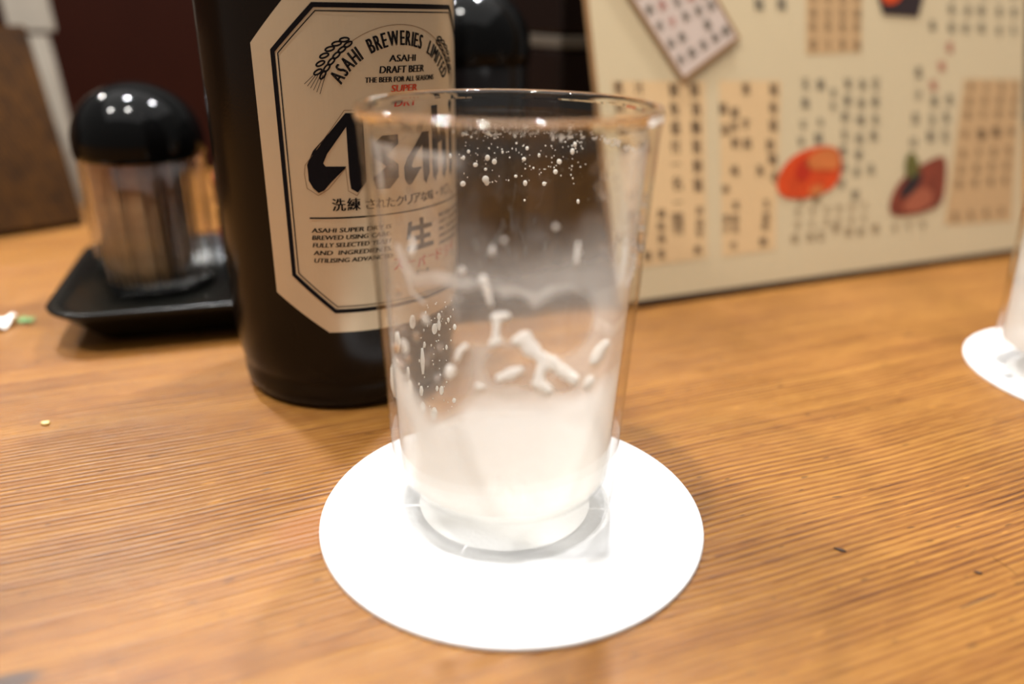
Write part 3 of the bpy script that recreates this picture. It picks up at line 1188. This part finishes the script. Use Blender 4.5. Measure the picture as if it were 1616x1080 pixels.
# ------------------------------------------------------------------ condiment tray, toothpick holder, soy sauce pot, shaker
T_ANG = math.radians(17.5)
TO = np.array([-0.1480, 0.2555])           # front-left corner of the tray's foot
tray = thing('condiment_tray', 'black rectangular tray with flared rim behind the beer bottle', 'tray', (TO[0], TO[1], 0), T_ANG)


def rrect(x0, x1, y0, y1, r, z, n=6):
    out = []
    for cx, cy, a0 in ((x1 - r, y1 - r, 0), (x0 + r, y1 - r, PI / 2), (x0 + r, y0 + r, PI), (x1 - r, y0 + r, 1.5 * PI)):
        out += [(cx + r * math.cos(a0 + PI / 2 * k / n), cy + r * math.sin(a0 + PI / 2 * k / n), z) for k in range(n + 1)]
    return out


TW, TD = 0.205, 0.080
loops = [rrect(0.004, TW - .004, 0.004, TD - .004, .008, 0.0), rrect(0, TW, 0, TD, .010, 0.0012), rrect(-.010, TW + .010, -.008, TD + .008, .014, 0.0110),
         rrect(-.0135, TW + .0135, -.0108, TD + .0108, .016, 0.0134), rrect(-.0138, TW + .0138, -.0110, TD + .0110, .016, 0.0146), rrect(-.0120, TW + .0120, -.0094, TD + .0094, .015, 0.0150),
         rrect(-.0075, TW + .0075, -.0060, TD + .0060, .013, 0.0128), rrect(.0015, TW - .0015, .0015, TD - .0015, .010, 0.0040), rrect(.006, TW - .006, .006, TD - .006, .008, 0.0034)]
V = [p for l in loops for p in l]
nl = len(loops[0])
Fc = [(i * nl + k, i * nl + (k + 1) % nl, (i + 1) * nl + (k + 1) % nl, (i + 1) * nl + k) for i in range(len(loops) - 1) for k in range(nl)]
Fc += [tuple(range(nl))[::-1], tuple(range((len(loops) - 1) * nl, len(loops) * nl))]
mesh_obj('body', V, Fc, M_tray, tray, True)
TZ = 0.0034

HX, HY = -0.1475, 0.3132
holder = thing('toothpick_holder', 'clear cylindrical toothpick holder with a black dome lid', 'holder', (HX, HY, TZ))
RH = 0.0233
lathe('body', [(0, 0.0), (RH - .001, 0.0), (RH, 0.001), (RH, 0.056), (RH - .0012, 0.056), (RH - .0012, 0.0052), (RH - .004, 0.004), (0, 0.004)], M_clear, holder, n=96)
lathe('foot', [(0, 0.0001), (RH - .003, 0.0001), (RH - .0025, 0.0012), (RH - .004, 0.0036), (0, 0.0036)], M_black, holder, n=64)


def dome(parent, r, z0, skirt, hgt):
    pr = [(r - .0015, z0 + .001), (r - .0006, z0), (r + .0004, z0 + .0004), (r + .0008, z0 + skirt * .5), (r + .0008, z0 + skirt)]
    pr += [((r + .0008) * math.cos(a), z0 + skirt + hgt * math.sin(a)) for a in np.linspace(0.08, PI / 2 - .08, 18)]
    pr += [(0, z0 + skirt + hgt)]
    lathe('lid', pr, M_black, parent, n=96)


dome(holder, RH, 0.0533, 0.006, 0.0217)

# toothpicks: one prototype, then copies
bm = bmesh.new()
rings = []
for z, r in ((0, .0002), (.006, .00095), (.030, .00105), (.056, .00095), (.061, .0002)):
    rings.append([bm.verts.new((r * math.cos(k * PI / 3), r * math.sin(k * PI / 3), z)) for k in range(6)])
for a, b in zip(rings[:-1], rings[1:]):
    for k in range(6):
        bm.faces.new((a[k], a[(k + 1) % 6], b[(k + 1) % 6], b[k]))
bm.faces.new(rings[0][::-1])
bm.faces.new(rings[-1])
me = bpy.data.meshes.new('toothpick')
bm.to_mesh(me)
bm.free()
me.materials.append(M_pick)
pick = None
pts = []
pitch = 0.00275
lx, ly = 0.0, 0.0            # common lean (sideways drift over the length)
for j in range(-9, 10):
    for i in range(-9, 10):
        x, y = (i + 0.5 * (j % 2)) * pitch, j * pitch * 0.866
        if math.hypot(x, y) < 0.0202 and x < 0.0105 + 0.002 * math.sin(j * 2.3):
            pts.append((x, y))
for k, (x, y) in enumerate(pts):
    o = bpy.data.objects.new('toothpick', me)
    o.location = (HX + x, HY + y, TZ + 0.0042 + 0.0004 * (k % 3))
    a = (k * 2.399) % (2 * PI)
    o.rotation_euler = (-ly + 0.006 * math.sin(a), lx + 0.006 * math.cos(a), 0)
    link(o)
    tag(o, 'thin pale wooden toothpick standing among others inside the clear domed holder', 'toothpick', 'toothpicks in the clear holder')

SX, SY = -0.0200, 0.3440
RS = 0.0250
soy = thing('soy_sauce_pot', 'tall dark soy sauce pot with glossy black dome lid, half hidden by the bottle', 'pot', (SX, SY, TZ))
lathe('body', [(0, 0.0), (RS - .001, 0.0), (RS, 0.0012), (RS, 0.090), (RS - .002, 0.0915), (0, 0.0915)], M_soy, soy, n=96)
dome(soy, RS, 0.0875, 0.007, 0.0235)

shk = thing('spice_shaker', 'small dark red shaker half hidden behind the toothpick holder', 'shaker', (-0.1215, 0.3375, TZ))
lathe('body', [(0, 0), (.0075, 0), (.0082, .0008), (.0082, .026), (.0070, .030), (0, .030)], M_soy, shk, n=40)
lathe('lid', [(.0078, .0292), (.0084, .0296), (.0084, .040), (.0074, .0425), (0, .043)], M_redcap, shk, n=40)
lathe('band', [(.00825, .008), (.0086, .0085), (.0086, .019), (.00825, .0195)], M_redcap, shk, n=40)

# ------------------------------------------------------------------ menu board leaning at the right
ML = math.radians(19)
MW = math.sin(ML) * NN + math.cos(ML) * np.array([0, 0, 1])
MN = np.cross(UU, MW)
MT = 0.0046
MO = np.array([0.0439, 0.2977, 0.0]) + np.array([0, 0, MT * MN[2]])
menu = thing('menu_board', 'cream handwritten menu board leaning back at the right behind the glass', 'menu', tuple(MO))


def on_menu(d):
    return lambda a, b: tuple(UU * a / 1000 + MW * b / 1000 + MN * d)


W_, H_ = 236.0, 182.0
bm = bmesh.new()
fr = [bm.verts.new(on_menu(0)(*q)) for q in ((0, 0), (W_, 0), (W_ + 18, H_), (-1, H_))]
bk = [bm.verts.new(on_menu(-MT)(*q)) for q in ((0, 0), (W_, 0), (W_ + 18, H_), (-1, H_))]
bm.faces.new(fr)
bm.faces.new(bk[::-1])
for i in range(4):
    j = (i + 1) % 4
    bm.faces.new((fr[j], fr[i], bk[i], bk[j])).material_index = 1
bm_obj('card', bm, [M_card, M_cardedge], menu)
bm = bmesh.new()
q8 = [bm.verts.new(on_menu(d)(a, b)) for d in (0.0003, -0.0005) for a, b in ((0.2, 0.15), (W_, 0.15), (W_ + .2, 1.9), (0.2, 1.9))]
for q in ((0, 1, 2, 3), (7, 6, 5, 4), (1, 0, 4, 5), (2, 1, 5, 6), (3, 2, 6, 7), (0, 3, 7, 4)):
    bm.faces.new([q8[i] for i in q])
bm_obj('contact_shadow', bm, M_contactshadow, menu)  # contact shadow at the board's base, put in as a brown strip
# rear prop leg so that the board stands by itself
bm = bmesh.new()
P0, P1 = on_menu(-MT)(165, 120), on_menu(-MT)(205, 120)
foot0 = Vector(P0) + Vector(tuple(NN * 0.055))
foot1 = Vector(P1) + Vector(tuple(NN * 0.055))
foot0.z = foot1.z = -MO[2] + 0.0002
pv = [bm.verts.new(p) for p in (P0, P1, foot1, foot0)]
bm.faces.new(pv)
ex = bmesh.ops.extrude_face_region(bm, geom=bm.faces[:])
bmesh.ops.translate(bm, verts=[g for g in ex['geom'] if isinstance(g, bmesh.types.BMVert)], vec=Vector(tuple(NN * 0.0015)))
bm_obj('prop_leg', bm, M_cardedge, menu)

PANELS = dict(A=[(5.9, 89.7), (50.3, 88.9), (43.3, 15.9), (8.0, 15.2)], B=[(57.3, 89.0), (90.1, 88.4), (79.2, 15.9), (51.1, 15.4)],
              C=[(104.9, 99.4), (137.0, 100.3), (142.5, 150.0), (110.0, 150.0)],
              D=[(201.6, 87.3), (242.0, 86.5), (229.5, 16.4), (182.3, 18.0)])
for key, P in PANELS.items():
    f = Flat()
    f.poly(P if key == 'C' else P[::-1])
    f.build('printed_panel', on_menu(0.00012), M_peachdark if key in 'CD' else M_peach, menu)
KANJI = list('生付鮮魚刺盛鶏焼串揚豆腐酢煮酒天丼飯味噌汁鯛鮪烏賊海老貝葱茸芋春菜')
ki = [0]


def kj():
    ki[0] += 1
    return KANJI[(ki[0] * 7) % len(KANJI)]


def put(f, L, wd, ht, bold=0.12, fixed=None):
    for k, (a, b) in enumerate(L):
        ch = fixed[k] if fixed else kj()
        f.glyph_box(ch, a, b, wd, ht if ch != '一' else 0.9, bold=bold)


f = Flat()
put(f, [(34.6, 85.6), (33.8, 78.0), (33.5, 70.5), (32.7, 62.8), (32.2, 55.6), (31.7, 47.8), (31.4, 40.0)], 4.6, 5.6, .16, '鮮魚盛付一名一')
put(f, [(30.6, 33.4), (30.4, 29.2)], 5.2, 4.6, .5, '限付')
put(f, [(44.5, 85.4), (44.3, 77.6), (43.5, 70.1), (43.0, 62.3), (42.7, 54.2), (41.9, 46.6)], 4.6, 5.8, .18)
put(f, [(41.7, 35.8), (41.1, 30.8), (40.6, 26.3), (38.9, 19.6), (23.0, 36.0), (22.4, 30.8), (21.8, 25.9), (21.1, 19.5), (14.4, 19.5)], 3.6, 3.9, .14)
put(f, [(8.5, 87.0), (18.1, 86.7), (8.2, 79.5), (17.6, 79.2), (8.6, 71), (17.4, 71), (18, 63), (8.4, 63), (10, 36), (10.2, 30), (10.5, 25)], 4.4, 5.2, .14)
put(f, [(85.5, 84.7), (84.4, 76.9), (83.6, 69.6), (81.4, 61.0), (81.8, 54.7), (82.0, 47.3)], 4.4, 5.4, .18)
put(f, [(76.8, 36.1), (75.8, 30.6), (74.7, 26.6), (73.0, 19.9)], 3.7, 3.9, .14)
put(f, [(70.7, 85.3), (64.0, 75.4), (58.0, 77.4), (62.9, 69.6), (58.1, 68.7), (69.1, 70.4), (62.7, 62.9), (69.0, 62.4), (61.5, 51.2), (74.5, 50.5)], 4.2, 4.8, .16)
put(f, [(60.3, 36.5), (59.3, 30.9), (54.8, 31.3), (54.3, 27.0), (58.9, 26.6), (57.2, 19.7), (55.8, 43.8)], 3.4, 3.6, .14)
f.build('brown_lettering', on_menu(0.00025), M_menuink, menu)
f = Flat()
put(f, [(103.2, 86.5), (111.8, 86.4), (127.7, 86.3), (136.4, 85.9), (144.4, 86.0), (102.4, 78.6), (126.6, 79.0), (134.8, 77.6), (143.3, 78.2),
        (124.8, 71.7), (133.7, 69.9), (142.6, 69.9), (123.7, 63.8), (132.2, 61.7), (140.7, 62.5), (108.1, 62.8), (121.8, 56.5), (131.1, 54.3), (121.1, 49.4),
        (129.2, 46.6), (137.7, 47.5), (119.7, 41.7), (127.1, 36.3)], 4.4, 5.0, .12)
put(f, [(118.8, 82.6), (118.2, 76.7), (109.9, 70.0), (100.1, 69.2), (98.3, 62.1)], 3.2, 3.8, .05)
f.build('grey_lettering', on_menu(0.00025), M_menugrey, menu)
f = Flat()
put(f, [(171.6, 90.7), (170.6, 80.4), (167.6, 69.3), (165.4, 58.4), (180.7, 77.2), (178.7, 68.3), (176.8, 60.9), (190.8, 77.5), (188.0, 69.5), (186.4, 60.5)], 4.8, 5.6, .14)
f.build('grey_lettering', on_menu(0.00025), M_menugrey, menu)
f = Flat()
put(f, [(81.4, 120.8), (93.4, 121.0)], 5.0, 5.4, .2)
f.build('grey_lettering', on_menu(0.00025), M_menugrey, menu)
f = Flat()
put(f, [(182.5, 112.5), (195.1, 111.9), (204.9, 111.4), (215.4, 111.5), (227.8, 110.6), (238.3, 111.0), (195.8, 120.3), (206.5, 119.8), (216.1, 120.0), (228.6, 119.6), (239.4, 119.4)], 4.6, 5.0, .08)
for b in (128.5, 137, 146):
    put(f, [(196.6 + 10.7 * k, b) for k in range(5)], 4.6, 5.0, .08)
f.build('grey_lettering', on_menu(0.00025), M_menugrey, menu)
f = Flat()
put(f, [(95.7, 36.1), (104.3, 36.0), (90.5, 19.6), (99.4, 19.7), (105.3, 19.7), (114.4, 22.3), (121.7, 20.0), (128.9, 19.6), (137.9, 20.3)], 4.2, 4.0, .14)
for c, a0 in enumerate((94.6, 102.6, 111.0, 118.0, 125.6, 133.2)):
    put(f, [(a0 - .19 * (36 - b), b) for b in (31.0, 25.5)], 3.4, 3.4, .0)
f.build('faded_lettering', on_menu(0.00025), M_menuink2, menu)
f = Flat()
for c in range(4):
    put(f, [(206.0 + 10.8 * c - .26 * (83.5 - b), b) for b in (83.3, 76.6, 70.0, 61.0, 51.5, 44.0, 37.0, 21.5)], 4.4, 4.6, .06)
f.build('faded_lettering', on_menu(0.00025), M_menuink2, menu)
f = Flat()
for c in range(3):
    put(f, [(150 + 9 * c, 19.4)], 3.6, 3.4, .05)
f.build('faded_lettering', on_menu(0.00025), M_menuink2, menu)
f = Flat()
for c in range(4):
    put(f, [(108.8 + 8.5 * c + .1 * (b - 100), b) for b in (103.8, 111.4, 117.3, 124.5, 132, 140)], 4.0, 4.8, .08)
f.build('faded_lettering', on_menu(0.00025), M_menuink2, menu)
f = Flat()
put(f, [(211.2, 60.3), (221.6, 61.1)], 5.0, 5.4, .35)
f.build('bold_lettering', on_menu(0.00034), M_menuink, menu)
f = Flat()
put(f, [(193.0, 102.4), (187.1, 93.5), (180.5, 84.7)], 4.6, 5.0, .15)
f.build('red_lettering', on_menu(0.00025), M_menured, menu)


def smooth_poly(P, n=3):
    P = np.array(P, float)
    for _ in range(n):
        Q = np.roll(P, -1, 0)
        P = np.stack([P * .75 + Q * .25, P * .25 + Q * .75], 1).reshape(-1, 2)
    return P


f = Flat()
f.poly(smooth_poly([(81.6, 44.7), (89.3, 54.2), (102.1, 59.0), (116.9, 59.4), (121.0, 54.3), (119.1, 44.0), (111.3, 38.7), (98.4, 36.6), (85.0, 37.6)])[::-1])
ph = f.build('food_photo', on_menu(0.0004), M_orange, menu)
ph['label'] = 'printed picture of bright orange roe'
for nm, mt_, P in (('pale_print', M_palefood, [(98, 52), (106, 57.5), (116, 58.5), (119.5, 54), (118, 48), (110, 49), (102, 49)]),
                   ('red_print', M_redfood, [(92, 46), (96, 54), (101, 55), (103, 49), (99, 44)]),
                   ('pale_print', M_palefood, [(99, 38.0), (102, 42), (107, 42.5), (110, 39.5), (104, 37.6)])):
    f = Flat()
    f.poly(smooth_poly(P, 2)[::-1])
    f.build(nm, on_menu(0.0006), mt_, ph)
f = Flat()
f.poly(smooth_poly([(145.6, 25.4), (149.6, 36.5), (160.4, 44.8), (182.7, 52.1), (186.7, 48.8), (183.4, 32.3), (178.6, 26.6), (160.8, 24.0)], 2)[::-1])
ph = f.build('food_photo', on_menu(0.0004), M_meat, menu)
ph['label'] = 'printed picture of dark red sliced meat with a green leaf'
f = Flat()
f.poly(smooth_poly([(158, 41), (158.6, 51), (163.5, 55), (168.0, 50), (167.5, 43)], 2)[::-1])
lf = f.build('leaf_print', on_menu(0.0006), M_leaf, ph)
f = Flat()
f.poly(smooth_poly([(152, 33), (160, 42), (170, 45), (168, 39), (160, 33)], 2)[::-1])
f.build('dark_print', on_menu(0.0005), M_darkprint, ph)
f = Flat()
f.poly(smooth_poly([(154, 27), (160, 34), (170, 38), (177, 33), (172, 27), (162, 25.4)], 2)[::-1])
f.build('pale_print', on_menu(0.0006), M_palemeat, ph)
f = Flat()
f.poly([(147.0, 140), (148.0, 128.1), (151.5, 117.2), (173.5, 116.4), (178.5, 127.3), (180, 140)])
ph = f.build('food_photo', on_menu(0.0004), M_darkprint, menu)
ph['label'] = 'printed picture of a dark bowl with orange food'
f = Flat()
f.poly(smooth_poly([(149.6, 138), (150.0, 128.1), (152.5, 121.5), (160, 122), (166, 128), (168, 138)], 2))
f.build('orange_print', on_menu(0.0006), M_orange, ph)

# the tilted note stuck on the menu
note = thing('note_card', 'small tilted white note with red and black writing stuck on the menu', 'note', tuple(MO + MN * 0.0006))
NQ = [(38.7, 89.4), (68.0, 106.2), (41.0, 151.0), (-2.0, 151.0)]
NQ = [np.array(q) for q in NQ]
bm = bmesh.new()
f0 = [bm.verts.new(on_menu(0.0008)(*q)) for q in NQ]
f1 = [bm.verts.new(on_menu(0.0)(*q)) for q in NQ]
bm.faces.new(f0)
bm.faces.new(f1[::-1])
for i in range(4):
    j = (i + 1) % 4
    bm.faces.new((f0[j], f0[i], f1[i], f1[j]))
bm_obj('card', bm, M_pink, note)
f = Flat()
f.ribbon([NQ[3], NQ[0], NQ[1], NQ[2]], 1.5)
f.build('border', on_menu(0.00095), M_cardedge, note)  # shading along the note's edges, painted as a brown ribbon
uv = lambda s, t: tuple(NQ[0] * (1 - s) * (1 - t) + NQ[1] * s * (1 - t) + NQ[2] * s * t + NQ[3] * (1 - s) * t)
fr_, fb_ = Flat(), Flat()
for col, s in enumerate((0.12, 0.30, 0.50, 0.70, 0.88)):
    for row in range(8):
        t = 0.10 + 0.11 * row
        tgt = fr_ if (col == 1 and row >= 2) or (col == 3 and row >= 3) or (col == 4 and row >= 4) else fb_
        if col in (2, 4) and row % 3 == 1:
            continue
        a, b = uv(s, t)
        tgt.glyph_box(kj(), a, b, 3.8, 4.2, rot=0.52, bold=0.1)
fr_.build('red_lettering', on_menu(0.00105), M_menured, note)
fb_.build('black_lettering', on_menu(0.00105), M_menugrey, note)

# ------------------------------------------------------------------ things behind, at the left and in the middle
BA = math.radians(44.5)
bu, bn = np.array([math.cos(BA), math.sin(BA), 0]), np.array([-math.sin(BA), math.cos(BA), 0])
bl = math.atan2(0.0353, 0.0986)
bw = math.sin(bl) * bn + math.cos(bl) * np.array([0, 0, 1])
bN = np.cross(bu, bw)
board = thing('wooden_board', 'dark brown wooden board leaning back at the left edge', 'board', (-0.2330, 0.4169, 0.0))
bm = bmesh.new()
BTH = 0.008
lift = np.array([0, 0, BTH * bN[2]])
c8 = []
for d in (0, -BTH):
    for a, b in ((-0.17, 0), (0, 0), (0, 0.1045), (-0.17, 0.1045)):
        c8.append(bm.verts.new(tuple(bu * a + bw * b + bN * d + lift)))
for q in ((0, 1, 2, 3), (7, 6, 5, 4), (1, 0, 4, 5), (2, 1, 5, 6), (3, 2, 6, 7), (0, 3, 7, 4)):
    bm.faces.new([c8[i] for i in q])
bmesh.ops.bevel(bm, geom=bm.edges[:], offset=0.001, segments=2, affect='EDGES')
bm_obj('panel', bm, M_brown, board)
bm = bmesh.new()
a0 = Vector(tuple(bu * -0.10 + bw * 0.085 - bN * BTH + lift))
a1 = Vector(tuple(bu * -0.06 + bw * 0.085 - bN * BTH + lift))
b0 = a0 + Vector(tuple(bn * 0.04))
b1 = a1 + Vector(tuple(bn * 0.04))
b0.z = b1.z = 0.0002
bm.faces.new([bm.verts.new(q) for q in (a0, a1, b1, b0)])
ex = bmesh.ops.extrude_face_region(bm, geom=bm.faces[:])
bmesh.ops.translate(bm, verts=[g for g in ex['geom'] if isinstance(g, bmesh.types.BMVert)], vec=Vector(tuple(bn * 0.003)))
bm_obj('prop_leg', bm, M_brown, board)

# long pale strip leaning behind the brown board
s_foot = np.array([-0.2470, 0.4620, 0.0])


def on_depth(px, py, y):
    d = ray_dir(px, py)
    return EYE + d * ((y - EYE[1]) / d[1])


st = thing('plastic_strip', 'narrow grey-white strip slanting up behind the brown wooden board', 'strip', tuple(s_foot))
ctr = [(128, 345, .462, 12), (110, 240, .468, 17), (91, 170, .474, 22), (71, 100, .480, 27), (56, 55, .484, 32)]
bm = bmesh.new()
prev = None
for px, py, yy, wd in ctr:
    ring = []
    for sx, dy in ((-1, 0), (1, 0), (1, .003), (-1, .003)):
        p = on_depth(px + sx * wd / 2, py, yy) + np.array([0, dy, 0]) - s_foot
        ring.append(bm.verts.new(tuple(p)))
    if prev:
        for k in range(4):
            bm.faces.new((prev[k], prev[(k + 1) % 4], ring[(k + 1) % 4], ring[k]))
    else:
        bm.faces.new(ring[::-1])
    prev = ring
bm.faces.new(prev)
zmin = min(vv.co.z for vv in bm.verts)
bm_obj('shaft', bm, M_strip, st)
p0, p1 = on_depth(12, 50, .485) - s_foot, on_depth(74, -60, .492) - s_foot
bm = bmesh.new()
hv = []
for dy in (0, .004):
    for x, z in ((p0[0], p0[2]), (p1[0], p0[2]), (p1[0] - .006, p1[2]), (p0[0] - .006, p1[2])):
        hv.append(bm.verts.new((x, p0[1] + dy + (z - p0[2]) * .2, z)))
for q in ((0, 1, 2, 3), (7, 6, 5, 4), (1, 0, 4, 5), (2, 1, 5, 6), (3, 2, 6, 7), (0, 3, 7, 4)):
    bm.faces.new([hv[i] for i in q])
bmesh.ops.bevel(bm, geom=bm.edges[:], offset=0.0012, segments=2, affect='EDGES')
bm_obj('head', bm, M_strip, st)

# dark lacquer box between the soy sauce pot and the menu
lb = np.array([0.0200, 0.3820])
box = thing('lacquer_box', 'dark lacquered box with a grey lid line behind the menu', 'box', (lb[0], lb[1], 0), U_ANG)
rbox('body', 0, 0.11, 0, 0.07, 0.0, 0.0955, M_lacq, box, bev=0.002)
rbox('grey_band', -0.0006, 0.1106, -0.0006, 0.0706, 0.0957, 0.1010, M_greyband, box, bev=0.0006)
rbox('lid', -0.0004, 0.1104, -0.0004, 0.0704, 0.1012, 0.150, M_lacq, box, bev=0.002)

# ------------------------------------------------------------------ scraps on the counter
pp = at(4, 517)
scrap = thing('paper_scrap', 'small white paper scrap with a green end at the left edge', 'paper', (pp[0], pp[1], 0))


def sheet(name, x0, x1, y0, y1, amp, mat, parent):
    n = 7
    V, Fc = [], []
    for lay in (0, 1):
        for j in range(n):
            for i in range(n):
                x = x0 + (x1 - x0) * i / (n - 1)
                y = y0 + (y1 - y0) * j / (n - 1)
                z = 0.0004 + amp * (0.5 + 0.5 * math.sin(i * 1.7 + j * 0.9)) + (0.0002 if lay else 0)
                V.append((x, y, z))
    q = n * n
    for j in range(n - 1):
        for i in range(n - 1):
            a = j * n + i
            Fc.append((a + n, a + n + 1, a + 1, a))
            Fc.append((q + a, q + a + 1, q + a + n + 1, q + a + n))
    edge = [i for i in range(n)] + [j * n + n - 1 for j in range(1, n)] + [(n - 1) * n + i for i in range(n - 2, -1, -1)] + [j * n for j in range(n - 2, 0, -1)]
    for a, b in zip(edge, edge[1:] + edge[:1]):
        Fc.append((a, b, q + b, q + a))
    return mesh_obj(name, V, Fc, mat, parent, True)


o = sheet('paper', -0.012, 0.003, -0.004, 0.006, 0.003, M_paper, scrap)
o = sheet('green_end', 0.0025, 0.0085, 0.0035, 0.0075, 0.0012, M_green, scrap)


def crumb(px, py, sx, sy, sz_, rot, mat, label):
    bm = bmesh.new()
    bmesh.ops.create_icosphere(bm, subdivisions=2, radius=1.0)
    for vv in bm.verts:
        k = 1 + 0.25 * math.sin(vv.co.x * 5 + vv.co.y * 7)
        vv.co = Vector((vv.co.x * sx * k, vv.co.y * sy * k, max(-0.6, vv.co.z) * sz_ * k))
    z0 = min(vv.co.z for vv in bm.verts)
    for vv in bm.verts:
        vv.co.z -= z0
    p = at(px, py)
    o = bm_obj('crumb', bm, mat, None, True, (p[0], p[1], 0))
    o.rotation_euler = (0, 0, rot)
    return tag(o, label, 'crumb')


crumb(72, 671, 0.0011, 0.0009, 0.0007, 0.3, M_crumb, 'pale yellow crumb on the counter left of the bottle')
crumb(1325, 869, 0.0013, 0.0005, 0.00025, -0.5, M_chip, 'dark flat chip on the counter right of the near coaster')
crumb(1543, 905, 0.0008, 0.0004, 0.00025, -0.5, M_chip, 'tiny dark chip on the counter near the lower right edge')
# long scratches pressed in the varnish
for k, L_ in enumerate(([(1566, 880), (1578, 888), (1592, 897), (1606, 909)], [(1515, 960), (1545, 948), (1572, 938)])):
    bm = bmesh.new()
    pv = None
    for i, (x, y) in enumerate(L_):
        p = at(x, y, 0)
        wd = 0.00022 * (1 - abs(i / (len(L_) - 1) - .45))
        R_ = counter.rotation_euler.to_matrix().inverted()
        q = R_ @ Vector(p)
        c = [bm.verts.new((q.x, q.y + wd, 0.00001)), bm.verts.new((q.x, q.y, 0.00012)), bm.verts.new((q.x, q.y - wd, 0.00001))]
        if pv:
            for a in range(2):
                bm.faces.new((pv[a], c[a], c[a + 1], pv[a + 1]))
        pv = c
    bm_obj('scratch', bm, M_chip, counter)
